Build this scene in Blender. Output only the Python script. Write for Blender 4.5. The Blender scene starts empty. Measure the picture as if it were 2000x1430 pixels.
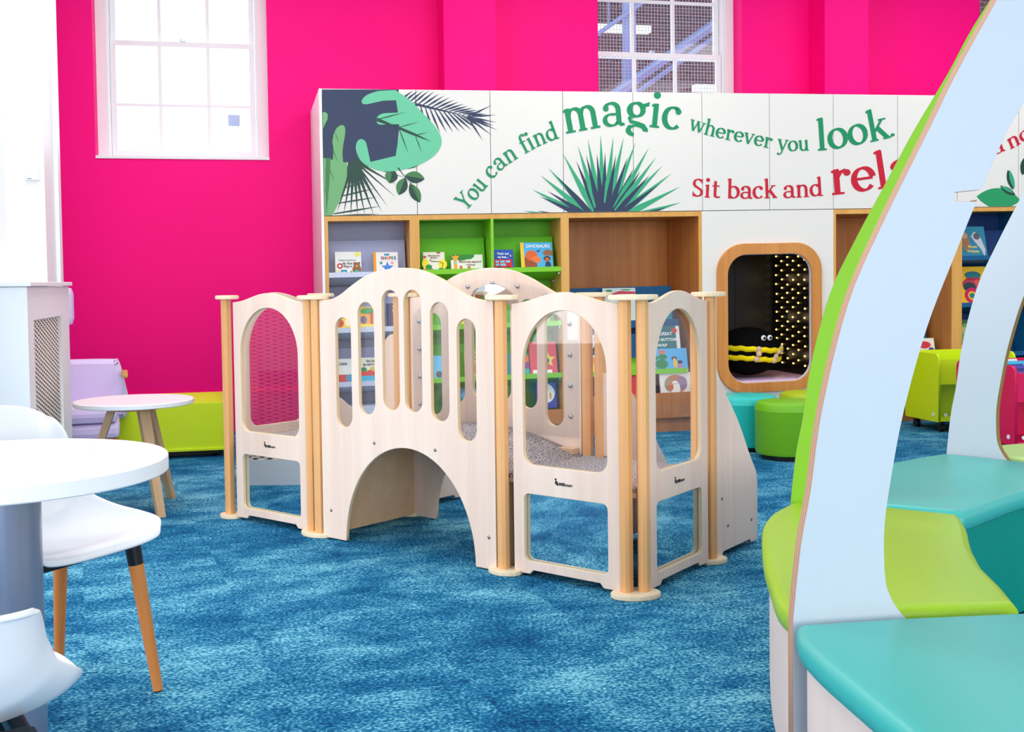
import bpy, bmesh, math, random
from mathutils import Matrix, Vector
random.seed(4)
S = bpy.context.scene
COL = S.collection
PI = math.pi

# ------------------------------------------------------------------ camera
HC = 1.12
YAW = math.atan(2236 / 9800.)
PITCH = math.radians(2.2)
ROLL = .013
fw = Vector((math.sin(YAW) * math.cos(PITCH), math.cos(YAW) * math.cos(PITCH), -math.sin(PITCH)))
rt = Vector((math.cos(YAW), -math.sin(YAW), 0))
up = rt.cross(fw)
r2 = rt * math.cos(ROLL) - up * math.sin(ROLL)
u2 = up * math.cos(ROLL) + rt * math.sin(ROLL)
cd = bpy.data.cameras.new('camera')
cam = bpy.data.objects.new('camera', cd)
COL.objects.link(cam)
cam.matrix_world = Matrix(((r2.x, u2.x, -fw.x, 0), (r2.y, u2.y, -fw.y, 0), (r2.z, u2.z, -fw.z, HC), (0, 0, 0, 1)))
cd.sensor_width = 36
cd.lens = 36 * 2236 / 2000.
cd.shift_y = -(715 - (546 + 2236 * math.tan(PITCH))) / 2000.
cd.clip_start = .05
S.camera = cam

# ------------------------------------------------------------------ world and view
wd = bpy.data.worlds.new('sky'); S.world = wd; wd.use_nodes = True
wd.node_tree.nodes['Background'].inputs[0].default_value = (.98, .99, 1, 1)
wd.node_tree.nodes['Background'].inputs[1].default_value = 3.2
S.view_settings.view_transform = 'Standard'
S.view_settings.look = 'None'
S.view_settings.exposure = 0.0
S.view_settings.gamma = 1
S.view_settings.use_curve_mapping = False


def area(name, loc, size, power, direction, color=(1, 1, 1)):
    l = bpy.data.lights.new(name, 'AREA'); l.shape = 'RECTANGLE'
    l.size, l.size_y = size; l.energy = power; l.color = color
    o = bpy.data.objects.new(name, l); COL.objects.link(o)
    o.location = loc
    o.rotation_euler = Vector(direction).to_track_quat('-Z', 'Y').to_euler()
    return o


CEIL_Z = 3.9
LAMPS = [(lx, ly, p * (1.75 if lx < 0 and ly > 2 and ly < 6 else 1)) for lx in (-.3, 2.6, 5.6) for ly, p in ((-6, 24), (-3, 18), (-.2, 8), (2.6, 12), (5.2, 26), (7.0, 23))]
for lx, ly, p in LAMPS:
    area('ceiling_panel_light', (lx, ly, CEIL_Z - .07), (1.15, 1.15), p, (0, 0, -1), (1, .985, .96))
area('left_window_daylight', (-7.4, .6, 2.0), (8.0, 3.2), 410, (1, 0, 0), (1, .985, .97))
area('rear_fill_light', (2.4, -8.9, 2.0), (9.5, 3.2), 640, (0, 1, -.0), (1, .985, .965))  # added fill on the windowless rear wall, brightens faces turned to the camera


# ------------------------------------------------------------------ materials
def lin(c):
    return tuple(((v / 255.) / 12.92 if v / 255. <= .04045 else ((v / 255. + .055) / 1.055) ** 2.4) for v in c) + (1,)


MC = {}


def mat(name, rgb, rough=.5, spec=.5, metal=0, coat=0, bump=0, bscale=300):
    key = name
    if key in MC: return MC[key]
    m = bpy.data.materials.new(name); m.use_nodes = True
    N = m.node_tree; b = N.nodes['Principled BSDF']
    b.inputs['Base Color'].default_value = lin(rgb)
    b.inputs['Roughness'].default_value = rough
    b.inputs['Specular IOR Level'].default_value = spec
    b.inputs['Metallic'].default_value = metal
    if coat: b.inputs['Coat Weight'].default_value = coat; b.inputs['Coat Roughness'].default_value = .12
    if bump:
        tc = N.nodes.new('ShaderNodeTexCoord'); n = N.nodes.new('ShaderNodeTexNoise'); bp = N.nodes.new('ShaderNodeBump')
        n.inputs['Scale'].default_value = bscale; bp.inputs['Strength'].default_value = bump; bp.inputs['Distance'].default_value = .002
        N.links.new(tc.outputs['Object'], n.inputs['Vector']); N.links.new(n.outputs['Fac'], bp.inputs['Height'])
        N.links.new(bp.outputs['Normal'], b.inputs['Normal'])
    MC[key] = m
    return m


def wood(name, c1, c2, rough=.45, axis='z', scale=1.0, spec=.35):
    """two-tone grain stretched along one object axis"""
    if name in MC: return MC[name]
    m = bpy.data.materials.new(name); m.use_nodes = True
    N = m.node_tree; L = N.links; b = N.nodes['Principled BSDF']
    tc = N.nodes.new('ShaderNodeTexCoord'); mp = N.nodes.new('ShaderNodeMapping')
    s = {'z': (34, 34, 1.3), 'x': (1.3, 34, 34), 'y': (34, 1.3, 34)}[axis]
    mp.inputs['Scale'].default_value = [v * scale for v in s]
    n1 = N.nodes.new('ShaderNodeTexNoise'); n1.inputs['Scale'].default_value = 1.0; n1.inputs['Detail'].default_value = 5; n1.inputs['Roughness'].default_value = .62
    n2 = N.nodes.new('ShaderNodeTexNoise'); n2.inputs['Scale'].default_value = .22; n2.inputs['Detail'].default_value = 2; n2.inputs['Distortion'].default_value = 1.2
    mx = N.nodes.new('ShaderNodeMath'); mx.operation = 'MULTIPLY_ADD'; mx.inputs[1].default_value = .55
    ml = N.nodes.new('ShaderNodeMath'); ml.operation = 'MULTIPLY'; ml.inputs[1].default_value = .45
    cr = N.nodes.new('ShaderNodeValToRGB')
    cr.color_ramp.elements[0].position = .3; cr.color_ramp.elements[0].color = lin(c1)
    cr.color_ramp.elements[1].position = .68; cr.color_ramp.elements[1].color = lin(c2)
    L.new(tc.outputs['Object'], mp.inputs['Vector'])
    L.new(mp.outputs['Vector'], n1.inputs['Vector']); L.new(mp.outputs['Vector'], n2.inputs['Vector'])
    L.new(n2.outputs['Fac'], ml.inputs[0]); L.new(n1.outputs['Fac'], mx.inputs[0]); L.new(ml.outputs[0], mx.inputs[2])
    L.new(mx.outputs[0], cr.inputs['Fac']); L.new(cr.outputs['Color'], b.inputs['Base Color'])
    b.inputs['Roughness'].default_value = rough; b.inputs['Specular IOR Level'].default_value = spec
    MC[name] = m
    return m


def plymat(name, c1, c2, pitch=.0042, rot=None):
    """edge of plywood: thin laminations across the sheet (object-space X)"""
    if name in MC: return MC[name]
    m = bpy.data.materials.new(name); m.use_nodes = True
    N = m.node_tree; L = N.links; b = N.nodes['Principled BSDF']
    tc = N.nodes.new('ShaderNodeTexCoord'); sp = N.nodes.new('ShaderNodeSeparateXYZ')
    ma = N.nodes.new('ShaderNodeMath'); ma.operation = 'PINGPONG'; ma.inputs[1].default_value = pitch
    mb = N.nodes.new('ShaderNodeMath'); mb.operation = 'DIVIDE'; mb.inputs[1].default_value = pitch
    cr = N.nodes.new('ShaderNodeValToRGB')
    cr.color_ramp.elements[0].position = .12; cr.color_ramp.elements[0].color = lin(c2)
    cr.color_ramp.elements[1].position = .35; cr.color_ramp.elements[1].color = lin(c1)
    L.new(tc.outputs['Object'], sp.inputs[0]); L.new(sp.outputs['Y'], ma.inputs[0]); L.new(ma.outputs[0], mb.inputs[0])
    L.new(mb.outputs[0], cr.inputs['Fac']); L.new(cr.outputs['Color'], b.inputs['Base Color'])
    b.inputs['Roughness'].default_value = .6
    MC[name] = m
    return m


def clear(name, tint=(.995, .995, .995), refl=1.45, mesh_pitch=0):
    """thin clear sheet: transparent with a fresnel reflection"""
    if name in MC: return MC[name]
    m = bpy.data.materials.new(name); m.use_nodes = True
    N = m.node_tree; L = N.links; N.nodes.remove(N.nodes['Principled BSDF'])
    t = N.nodes.new('ShaderNodeBsdfTransparent'); t.inputs[0].default_value = tint + (1,)
    g = N.nodes.new('ShaderNodeBsdfGlossy'); g.inputs['Roughness'].default_value = .02; g.inputs[0].default_value = (1, 1, 1, 1)
    fr = N.nodes.new('ShaderNodeFresnel')
    ge = N.nodes.new('ShaderNodeNewGeometry'); io = N.nodes.new('ShaderNodeMapRange')   # same reflection from both faces of the thin sheet
    io.inputs['To Min'].default_value = refl; io.inputs['To Max'].default_value = 1 / refl
    L.new(ge.outputs['Backfacing'], io.inputs['Value']); L.new(io.outputs[0], fr.inputs[0])
    mx = N.nodes.new('ShaderNodeMixShader')
    L.new(fr.outputs[0], mx.inputs[0]); L.new(t.outputs[0], mx.inputs[1]); L.new(g.outputs[0], mx.inputs[2])
    out = mx
    if mesh_pitch:   # wired glass: fine square wire mesh inside the pane
        tc = N.nodes.new('ShaderNodeTexCoord'); sp = N.nodes.new('ShaderNodeSeparateXYZ'); L.new(tc.outputs['Object'], sp.inputs[0])
        fs = []
        for ax in 'XZ':
            a = N.nodes.new('ShaderNodeMath'); a.operation = 'PINGPONG'; a.inputs[1].default_value = mesh_pitch / 2
            c = N.nodes.new('ShaderNodeMath'); c.operation = 'LESS_THAN'; c.inputs[1].default_value = mesh_pitch * .055
            L.new(sp.outputs[ax], a.inputs[0]); L.new(a.outputs[0], c.inputs[0]); fs.append(c)
        mxm = N.nodes.new('ShaderNodeMath'); mxm.operation = 'MAXIMUM'; L.new(fs[0].outputs[0], mxm.inputs[0]); L.new(fs[1].outputs[0], mxm.inputs[1])
        d = N.nodes.new('ShaderNodeBsdfDiffuse'); d.inputs[0].default_value = lin((190, 200, 215))
        m2 = N.nodes.new('ShaderNodeMixShader'); L.new(mxm.outputs[0], m2.inputs[0]); L.new(mx.outputs[0], m2.inputs[1]); L.new(d.outputs[0], m2.inputs[2])
        out = m2
    L.new(out.outputs[0], N.nodes['Material Output'].inputs[0])
    MC[name] = m
    return m


def emis(name, rgb, strength):
    if name in MC: return MC[name]
    m = bpy.data.materials.new(name); m.use_nodes = True
    N = m.node_tree; N.nodes.remove(N.nodes['Principled BSDF'])
    e = N.nodes.new('ShaderNodeEmission'); e.inputs[0].default_value = lin(rgb); e.inputs[1].default_value = strength
    N.links.new(e.outputs[0], N.nodes['Material Output'].inputs[0])
    MC[name] = m
    return m


def carpet_mat():
    m = bpy.data.materials.new('blue_carpet'); m.use_nodes = True
    N = m.node_tree; L = N.links; b = N.nodes['Principled BSDF']
    def node(t, **k):
        n = N.nodes.new(t)
        for a, v in k.items(): setattr(n, a, v)
        return n
    tc = node('ShaderNodeTexCoord')
    # carpet tiles, 0.5 m square, laid turned against one another
    rotm = node('ShaderNodeMapping'); rotm.inputs['Rotation'].default_value = (0, 0, math.radians(-8))
    L.new(tc.outputs['Object'], rotm.inputs['Vector'])
    dv = node('ShaderNodeVectorMath', operation='SCALE'); dv.inputs['Scale'].default_value = 2.0
    L.new(rotm.outputs[0], dv.inputs[0])
    fl = node('ShaderNodeVectorMath', operation='FLOOR'); L.new(dv.outputs[0], fl.inputs[0])
    wn = node('ShaderNodeTexWhiteNoise', noise_dimensions='3D'); L.new(fl.outputs[0], wn.inputs['Vector'])
    off = node('ShaderNodeVectorMath', operation='SCALE'); off.inputs['Scale'].default_value = 3.0; L.new(wn.outputs['Color'], off.inputs[0])
    add = node('ShaderNodeVectorMath', operation='ADD'); L.new(rotm.outputs[0], add.inputs[0]); L.new(off.outputs[0], add.inputs[1])
    ma = node('ShaderNodeMapping'); ma.inputs['Scale'].default_value = (3.2, 6.0, 1)
    mb = node('ShaderNodeMapping'); mb.inputs['Scale'].default_value = (3.6, 5.2, 1)
    L.new(add.outputs[0], ma.inputs[0]); L.new(add.outputs[0], mb.inputs[0])
    na = node('ShaderNodeTexNoise'); nb = node('ShaderNodeTexNoise')
    for n_, mm in ((na, ma), (nb, mb)):
        n_.inputs['Scale'].default_value = 1; n_.inputs['Detail'].default_value = 6; n_.inputs['Roughness'].default_value = .66; n_.inputs['Distortion'].default_value = .15
        L.new(mm.outputs[0], n_.inputs['Vector'])
    gt = node('ShaderNodeMath', operation='GREATER_THAN'); gt.inputs[1].default_value = .5; L.new(wn.outputs['Value'], gt.inputs[0])
    mixn = node('ShaderNodeMix'); L.new(gt.outputs[0], mixn.inputs[0]); L.new(na.outputs['Fac'], mixn.inputs[2]); L.new(nb.outputs['Fac'], mixn.inputs[3])
    # broad drift across several tiles
    big = node('ShaderNodeTexNoise'); big.inputs['Scale'].default_value = 1.1; big.inputs['Detail'].default_value = 3; L.new(tc.outputs['Object'], big.inputs['Vector'])
    # loops of yarn
    loopm = node('ShaderNodeMapping'); loopm.inputs['Rotation'].default_value = (0, 0, math.radians(40)); loopm.inputs['Scale'].default_value = (95, 190, 1)
    L.new(tc.outputs['Object'], loopm.inputs[0])
    vor = node('ShaderNodeTexVoronoi'); vor.inputs['Scale'].default_value = 1; L.new(loopm.outputs[0], vor.inputs['Vector'])
    fine = node('ShaderNodeTexNoise'); fine.inputs['Scale'].default_value = 95; fine.inputs['Detail'].default_value = 2; L.new(tc.outputs['Object'], fine.inputs['Vector'])
    s1 = node('ShaderNodeMath', operation='MULTIPLY_ADD'); s1.inputs[1].default_value = .62; L.new(mixn.outputs[0], s1.inputs[0])
    s0 = node('ShaderNodeMath', operation='MULTIPLY'); s0.inputs[1].default_value = .35; L.new(big.outputs['Fac'], s0.inputs[0]); L.new(s0.outputs[0], s1.inputs[2])
    s2 = node('ShaderNodeMath', operation='MULTIPLY_ADD'); s2.inputs[1].default_value = .55; L.new(fine.outputs['Fac'], s2.inputs[0]); L.new(s1.outputs[0], s2.inputs[2])
    s3 = node('ShaderNodeMath', operation='MULTIPLY_ADD'); s3.inputs[1].default_value = -.28; L.new(vor.outputs['Distance'], s3.inputs[0]); L.new(s2.outputs[0], s3.inputs[2])
    cr = node('ShaderNodeValToRGB'); e = cr.color_ramp.elements
    e[0].position = .43; e[0].color = lin((4, 62, 108)); e[1].position = .80; e[1].color = lin((134, 204, 220))
    k = e.new(.62); k.color = lin((30, 116, 158))
    L.new(s3.outputs[0], cr.inputs['Fac']); L.new(cr.outputs['Color'], b.inputs['Base Color'])
    b.inputs['Roughness'].default_value = .95; b.inputs['Specular IOR Level'].default_value = .08
    bp = node('ShaderNodeBump'); bp.inputs['Strength'].default_value = .5; bp.inputs['Distance'].default_value = .004; L.new(vor.outputs['Distance'], bp.inputs['Height']); L.new(bp.outputs['Normal'], b.inputs['Normal'])
    return m


def speckle_mat():
    m = bpy.data.materials.new('speckled_grey_carpet'); m.use_nodes = True
    N = m.node_tree; L = N.links; b = N.nodes['Principled BSDF']
    tc = N.nodes.new('ShaderNodeTexCoord'); n = N.nodes.new('ShaderNodeTexNoise'); n.inputs['Scale'].default_value = 170; n.inputs['Detail'].default_value = 3
    cr = N.nodes.new('ShaderNodeValToRGB'); cr.color_ramp.elements[0].position = .4; cr.color_ramp.elements[0].color = lin((84, 74, 76)); cr.color_ramp.elements[1].position = .6; cr.color_ramp.elements[1].color = lin((208, 196, 196))
    L.new(tc.outputs['Object'], n.inputs['Vector']); L.new(n.outputs['Fac'], cr.inputs['Fac']); L.new(cr.outputs['Color'], b.inputs['Base Color'])
    b.inputs['Roughness'].default_value = .95
    return m


PINK = mat('pink_paint', (255, 0, 130), .55, .15)
WHITE = mat('white_paint', (240, 240, 242), .4, .4)
CREAM = mat('cream_door', (234, 228, 220), .45, .35)
WLAM = mat('white_laminate', (243, 243, 245), .3, .45)
MAPLE = wood('maple_ply', (234, 202, 182), (250, 226, 210), .5, 'z', .55)
MAPLE_IN = wood('maple_ply_inner', (212, 172, 132), (232, 196, 158), .5, 'x', .5)
PLYEDGE = mat('ply_edge', (228, 200, 160), .6)
BEECH = wood('beech', (230, 162, 98), (246, 190, 130), .42, 'z', .6)
LEGWOOD = wood('beech_leg', (190, 108, 48), (214, 136, 70), .4, 'z', .7)
PALEPLY = wood('pale_cap', (240, 214, 176), (250, 232, 202), .5, 'x', .6)
OAK = wood('oak', (186, 106, 46), (214, 140, 74), .42, 'z', .9)
OAKEDGE = wood('oak_edge', (214, 148, 66), (232, 176, 94), .42, 'z', .9)
LILAC = mat('grey_lilac_board', (168, 172, 204), .5, .3)
LILACF = mat('pale_lilac_lip', (214, 216, 236), .5, .3)
GREEN = mat('green_board', (98, 186, 22), .5, .3)
GREENL = mat('green_lip', (132, 206, 44), .5, .3)
NAVY = mat('navy_board', (22, 56, 110), .5, .3)
BLUEB = mat('petrol_blue_board', (8, 86, 134), .5, .3)
LIME = mat('lime_laminate', (212, 234, 14), .38, .4)
FUCH = mat('fuchsia_laminate', (226, 8, 84), .4, .4)
TEALV = mat('teal_vinyl', (66, 182, 172), .34, .5, bump=.08, bscale=900)
TEALD = mat('deep_teal_vinyl', (0, 142, 126), .4, .4)
TEALS = mat('turquoise_vinyl', (40, 200, 190), .38, .5)
LIMEV = mat('lime_vinyl', (158, 196, 20), .36, .5, bump=.08, bscale=900)
LIMEV_SHEEN = mat('lime_vinyl_sheen', (186, 222, 130), .36, .5)  # lime paled to put the seat's reflected sheen into its colour
GRNS = mat('green_vinyl', (120, 190, 20), .4, .45)
LILACV = mat('lilac_vinyl', (220, 200, 238), .42, .4)
BLULAM = mat('pale_blue_laminate', (195, 203, 213), .4, .4)
GRNLAM = mat('green_laminate', (136, 192, 40), .4, .4)
METAL = mat('brushed_metal', (176, 180, 190), .32, .5, 1)
STEEL = mat('bolt_steel', (150, 145, 135), .35, .5, 1)
BLACK = mat('black_plastic', (16, 16, 20), .4, .4)
DARK = mat('dark_recess', (10, 9, 9), .8, .2)
SEAT = mat('white_shell_plastic', (240, 239, 242), .32, .45)
MIRROR = mat('acrylic_mirror', (222, 230, 234), .03, .5, 1)
PANE = clear('clear_acrylic', refl=1.36)
GLASS = clear('window_glass', (.96, .98, 1), 1.3)
WIRED = clear('wired_glass', (.93, .96, 1), 1.35, .028)
BRICK = None


# ------------------------------------------------------------------ mesh helpers
def mk(name, me, mats, parent=None, loc=None):
    if not isinstance(mats, (list, tuple)): mats = [mats]
    if len(me.materials) == 0:
        for m in mats: me.materials.append(m)
    o = bpy.data.objects.new(name, me); COL.objects.link(o)
    if parent: o.parent = parent
    if loc: o.location = loc
    return o


def empty(name, loc=(0, 0, 0), rz=0):
    o = bpy.data.objects.new(name, None); COL.objects.link(o)
    o.location = loc; o.rotation_euler = (0, 0, rz); o.empty_display_size = .1
    return o


def tag(o, label=None, cat=None, group=None, kind=None):
    if label: o['label'] = label
    if cat: o['category'] = cat
    if group: o['group'] = group
    if kind: o['kind'] = kind
    return o


class MB:
    """collects simple shapes into one mesh"""
    def __init__(s): s.bm = bmesh.new()

    def box(s, x0, x1, y0, y1, z0, z1, mi=0, bev=0, M=None):
        b = bmesh.new()
        r = bmesh.ops.create_cube(b, size=1)
        bmesh.ops.scale(b, vec=(abs(x1 - x0), abs(y1 - y0), abs(z1 - z0)), verts=b.verts)
        bmesh.ops.translate(b, vec=((x0 + x1) / 2, (y0 + y1) / 2, (z0 + z1) / 2), verts=b.verts)
        if bev: bmesh.ops.bevel(b, geom=b.edges[:], offset=bev, segments=2, affect='EDGES', profile=.6)
        s._merge(b, mi, M); return s

    def _merge(s, b, mi, M):
        if M is not None: bmesh.ops.transform(b, matrix=M, verts=b.verts)
        for f in b.faces: f.material_index = mi if mi is not None else f.material_index
        t = bpy.data.meshes.new('t'); b.to_mesh(t); b.free(); s.bm.from_mesh(t); bpy.data.meshes.remove(t)

    def tube(s, p0, p1, r0, r1=None, seg=16, mi=0):
        p0, p1 = Vector(p0), Vector(p1); d = p1 - p0
        b = bmesh.new()
        bmesh.ops.create_cone(b, cap_ends=True, segments=seg, radius1=r0, radius2=r0 if r1 is None else r1, depth=d.length)
        M = Matrix.Translation((p0 + p1) / 2) @ d.to_track_quat('Z', 'Y').to_matrix().to_4x4()
        for f in b.faces: f.smooth = len(f.verts) == 4
        s._merge(b, mi, M); return s

    def lathe(s, prof, c=(0, 0, 0), seg=48, mi=0):
        bm = s.bm; rings = []
        for r, z in prof:
            if r < 1e-5: rings.append([bm.verts.new((c[0], c[1], c[2] + z))])
            else: rings.append([bm.verts.new((c[0] + r * math.cos(2 * PI * k / seg), c[1] + r * math.sin(2 * PI * k / seg), c[2] + z)) for k in range(seg)])
        for a, b in zip(rings, rings[1:]):
            for k in range(seg):
                k2 = (k + 1) % seg
                if len(a) == 1 and len(b) == 1: continue
                if len(a) == 1: f = bm.faces.new((a[0], b[k2], b[k]))
                elif len(b) == 1: f = bm.faces.new((a[k], a[k2], b[0]))
                else: f = bm.faces.new((a[k], a[k2], b[k2], b[k]))
                f.material_index = mi; f.smooth = True
        return s

    def sphere(s, c, r, sc=(1, 1, 1), seg=16, mi=0, M=None):
        b = bmesh.new(); bmesh.ops.create_uvsphere(b, u_segments=seg, v_segments=max(6, seg // 2), radius=r)
        bmesh.ops.scale(b, vec=sc, verts=b.verts); bmesh.ops.translate(b, vec=c, verts=b.verts)
        for f in b.faces: f.smooth = True
        s._merge(b, mi, M); return s

    def mesh(s, me, mi=None, M=None):
        b = bmesh.new(); b.from_mesh(me); s._merge(b, mi, M); return s

    def poly(s, pts, mi=0):
        vs = [s.bm.verts.new(p) for p in pts]
        f = s.bm.faces.new(vs); f.material_index = mi; return s

    def prism(s, pts, z0, z1, mi=0, mi_side=None):
        """vertical prism over a plan outline"""
        bm = s.bm; n = len(pts)
        a = [bm.verts.new((p[0], p[1], z0)) for p in pts]; b = [bm.verts.new((p[0], p[1], z1)) for p in pts]
        f = bm.faces.new(a[::-1]); f.material_index = mi; f = bm.faces.new(b); f.material_index = mi
        for k in range(n):
            k2 = (k + 1) % n; f = bm.faces.new((a[k], a[k2], b[k2], b[k]))
            f.material_index = mi if mi_side is None else (mi_side[k] if isinstance(mi_side, (list, tuple)) else mi_side)
        return s

    def get(s, name='m'):
        bmesh.ops.recalc_face_normals(s.bm, faces=s.bm.faces)
        for e in s.bm.edges:
            if len(e.link_faces) == 2 and e.calc_face_angle(0) > .6: e.smooth = False
        me = bpy.data.meshes.new(name); s.bm.to_mesh(me); s.bm.free(); return me

    def build(s, name, mats, parent=None, loc=None):
        return mk(name, s.get(name), mats, parent, loc)


def plate(outlines, thick, bev=.0, M=None, edge_mi=None, res=1):
    """flat board from closed outlines (first is the rim, the others holes), extruded +-thick/2 along local z"""
    cu = bpy.data.curves.new('c', 'CURVE'); cu.dimensions = '2D'; cu.fill_mode = 'BOTH'
    for pts in outlines:
        sp = cu.splines.new('POLY'); sp.points.add(len(pts) - 1); sp.use_cyclic_u = True
        for i, p in enumerate(pts): sp.points[i].co = (p[0], p[1], 0, 1)
    cu.extrude = thick / 2 - bev
    if bev: cu.bevel_depth = bev; cu.bevel_resolution = 1; cu.offset = -bev
    o = bpy.data.objects.new('c', cu)
    me = bpy.data.meshes.new_from_object(o)
    bpy.data.objects.remove(o); bpy.data.curves.remove(cu)
    me.materials.clear()
    if edge_mi is not None:
        for p in me.polygons: p.material_index = edge_mi if abs(p.normal.z) < .9 else 0
    if M is not None: me.transform(M)
    return me


def basis(ox, u, v):
    """matrix sending local x->u, y->v, z->u x v at origin ox"""
    u = Vector(u).normalized(); v = Vector(v).normalized(); w = u.cross(v)
    return Matrix(((u.x, v.x, w.x, ox[0]), (u.y, v.y, w.y, ox[1]), (u.z, v.z, w.z, ox[2]), (0, 0, 0, 1)))


def arc(cx, cy, rx, ry, a0, a1, n=16):
    return [(cx + rx * math.cos(math.radians(a0 + (a1 - a0) * k / n)), cy + ry * math.sin(math.radians(a0 + (a1 - a0) * k / n))) for k in range(n + 1)]


def rrect(x0, x1, y0, y1, r, n=6):
    rs = r if isinstance(r, (list, tuple)) else [r] * 4      # bl, br, tr, tl
    return (arc(x0 + rs[0], y0 + rs[0], rs[0], rs[0], 180, 270, n) + arc(x1 - rs[1], y0 + rs[1], rs[1], rs[1], 270, 360, n) +
            arc(x1 - rs[2], y1 - rs[2], rs[2], rs[2], 0, 90, n) + arc(x0 + rs[3], y1 - rs[3], rs[3], rs[3], 90, 180, n))


def smooth(pts, n=6, closed=False):
    """Catmull-Rom through points"""
    out = []; m = len(pts)
    rng = range(m) if closed else range(m - 1)
    for i in rng:
        p = [Vector((*pts[(i + k) % m], 0)) if closed else Vector((*pts[min(max(i + k, 0), m - 1)], 0)) for k in (-1, 0, 1, 2)]
        for j in range(n):
            t = j / n
            q = .5 * ((2 * p[1]) + (-p[0] + p[2]) * t + (2 * p[0] - 5 * p[1] + 4 * p[2] - p[3]) * t * t + (-p[0] + 3 * p[1] - 3 * p[2] + p[3]) * t ** 3)
            out.append((q.x, q.y))
    if not closed: out.append(tuple(pts[-1]))
    return out


def inset(pts, d):
    n = len(pts); out = []
    A = sum(pts[i][0] * pts[(i + 1) % n][1] - pts[(i + 1) % n][0] * pts[i][1] for i in range(n))
    sg = 1 if A > 0 else -1
    for i in range(n):
        p0, p1, p2 = Vector(pts[i - 1]), Vector(pts[i]), Vector(pts[(i + 1) % n])
        e1 = (p1 - p0); e2 = (p2 - p1)
        if e1.length < 1e-7: e1 = e2
        if e2.length < 1e-7: e2 = e1
        e1 = e1.normalized(); e2 = e2.normalized()
        n1 = Vector((-e1.y, e1.x)) * sg; n2 = Vector((-e2.y, e2.x)) * sg
        b = n1 + n2; b = b.normalized() if b.length > 1e-6 else n1
        k = max(.45, b.dot(n1))
        q = p1 + b * (d / k); out.append((q.x, q.y))
    return out


def cushion(pts, z0, z1, r, mats, name, parent, mi=0):
    """upholstered slab with a rolled rim over a plan outline"""
    bm = bmesh.new(); H = z1 - z0; rings = []
    prof = [(r * .55, 0), (r * .12, r * .35), (0, H * .45)] + [(r * (1 - math.cos(a)), z1 - z0 - r + r * math.sin(a)) for a in [PI / 12 * k for k in range(1, 7)]]
    for d, z in prof:
        q = inset(pts, d); rings.append([bm.verts.new((p[0], p[1], z0 + z)) for p in q])
    n = len(pts)
    for a, b in zip(rings, rings[1:]):
        for k in range(n):
            f = bm.faces.new((a[k], a[(k + 1) % n], b[(k + 1) % n], b[k])); f.smooth = True
    f1 = bm.faces.new(rings[0][::-1]); f2 = bm.faces.new(rings[-1]); f2.smooth = True
    bmesh.ops.triangulate(bm, faces=[f1, f2])
    bmesh.ops.recalc_face_normals(bm, faces=bm.faces)
    me = bpy.data.meshes.new(name); bm.to_mesh(me); bm.free()
    return mk(name, me, mats, parent)


def text_mesh(s, size, M, extrude=.0004, align='CENTER', spacing=1.0, bold=0):
    cu = bpy.data.curves.new('t', 'FONT'); cu.body = s; cu.size = size; cu.align_x = align; cu.extrude = extrude; cu.space_character = spacing
    if bold: cu.offset = bold
    o = bpy.data.objects.new('t', cu); me = bpy.data.meshes.new_from_object(o)
    bpy.data.objects.remove(o); bpy.data.curves.remove(cu)
    me.materials.clear(); me.transform(M)
    return me


SHEAR = .0133


def shear_children(root, x_mid=2.3):
    """shears the fitted cupboard run to fit image lines, climbing gently to the right"""
    done = set()
    def rec(o, off):
        for c in o.children:
            rec(c, off)
            if c.type == 'MESH' and c.data.name not in done:
                done.add(c.data.name)
                for v in c.data.vertices:
                    if v.co.z > .03: v.co.z += SHEAR * (v.co.x - x_mid)
    rec(root, None)


# ------------------------------------------------------------------ the room
def struct(o, label=None):
    o['kind'] = 'structure'
    if label: o['label'] = label
    return o


X0, X1, YB, YF = -7.5, 9.0, 8.91, -9.0
struct(MB().box(X0 - .1, X1 + .1, YF - .1, YB + .35, -.12, 0).build('floor', carpet_mat()), 'blue mottled carpet tile floor')
struct(MB().box(X0 - .1, X1 + .1, YF - .1, YB + .3, CEIL_Z, CEIL_Z + .12).build('ceiling', WHITE), 'white ceiling')
struct(MB().box(X0 - .1, X0, YF, 5.22, 0, CEIL_Z).box(X0, -1.25, 5.12, 5.22, 0, CEIL_Z).box(-1.35, -1.25, 5.22, 6.9, 0, CEIL_Z).box(-2.1, -1.35, 6.8, 6.9, 0, CEIL_Z).box(-2.1, -2.0, 6.9, YB, 0, CEIL_Z).build('wall_left', WHITE), 'white left wall')
struct(MB().box(X1, X1 + .1, YF, YB, 0, CEIL_Z).build('wall_right', WHITE), 'white right wall')
struct(MB().box(X0, X1, YF - .1, YF, 0, CEIL_Z).build('wall_rear', WHITE), 'white wall behind')
# the pink wall with its three window openings (x0, x1, sill z)
OPEN = [(-1.085, .164, 2.066), (2.774, 4.02, 2.1), (6.25, 7.5, 2.1)]
WT = .34
w = MB(); xs = X0
prev = -1.35
for y0, y1, dl in ((YB, YB + .16, 0), (YB + .16, YB + WT, .16)):     # the left jamb of window 2 is rebated, hiding its casing
    prev = -2.1
    for i, (a, b, s) in enumerate(OPEN):
        a2 = a - (dl if i == 1 else 0)
        w.box(prev, a2, y0, y1, 0, CEIL_Z); w.box(a2, b, y0, y1, 0, s)
        prev = b
    w.box(prev, X1 + .1, y0, y1, 0, CEIL_Z)
struct(w.build('wall_back', PINK), 'hot pink painted back wall')
for a, b in ((1.47, 1.873), (4.627, 5.02)):
    struct(MB().box(a, b, 8.637, YB, 0, CEIL_Z).build('wall_pilaster', PINK), 'pink pilaster standing out from the back wall')
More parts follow.
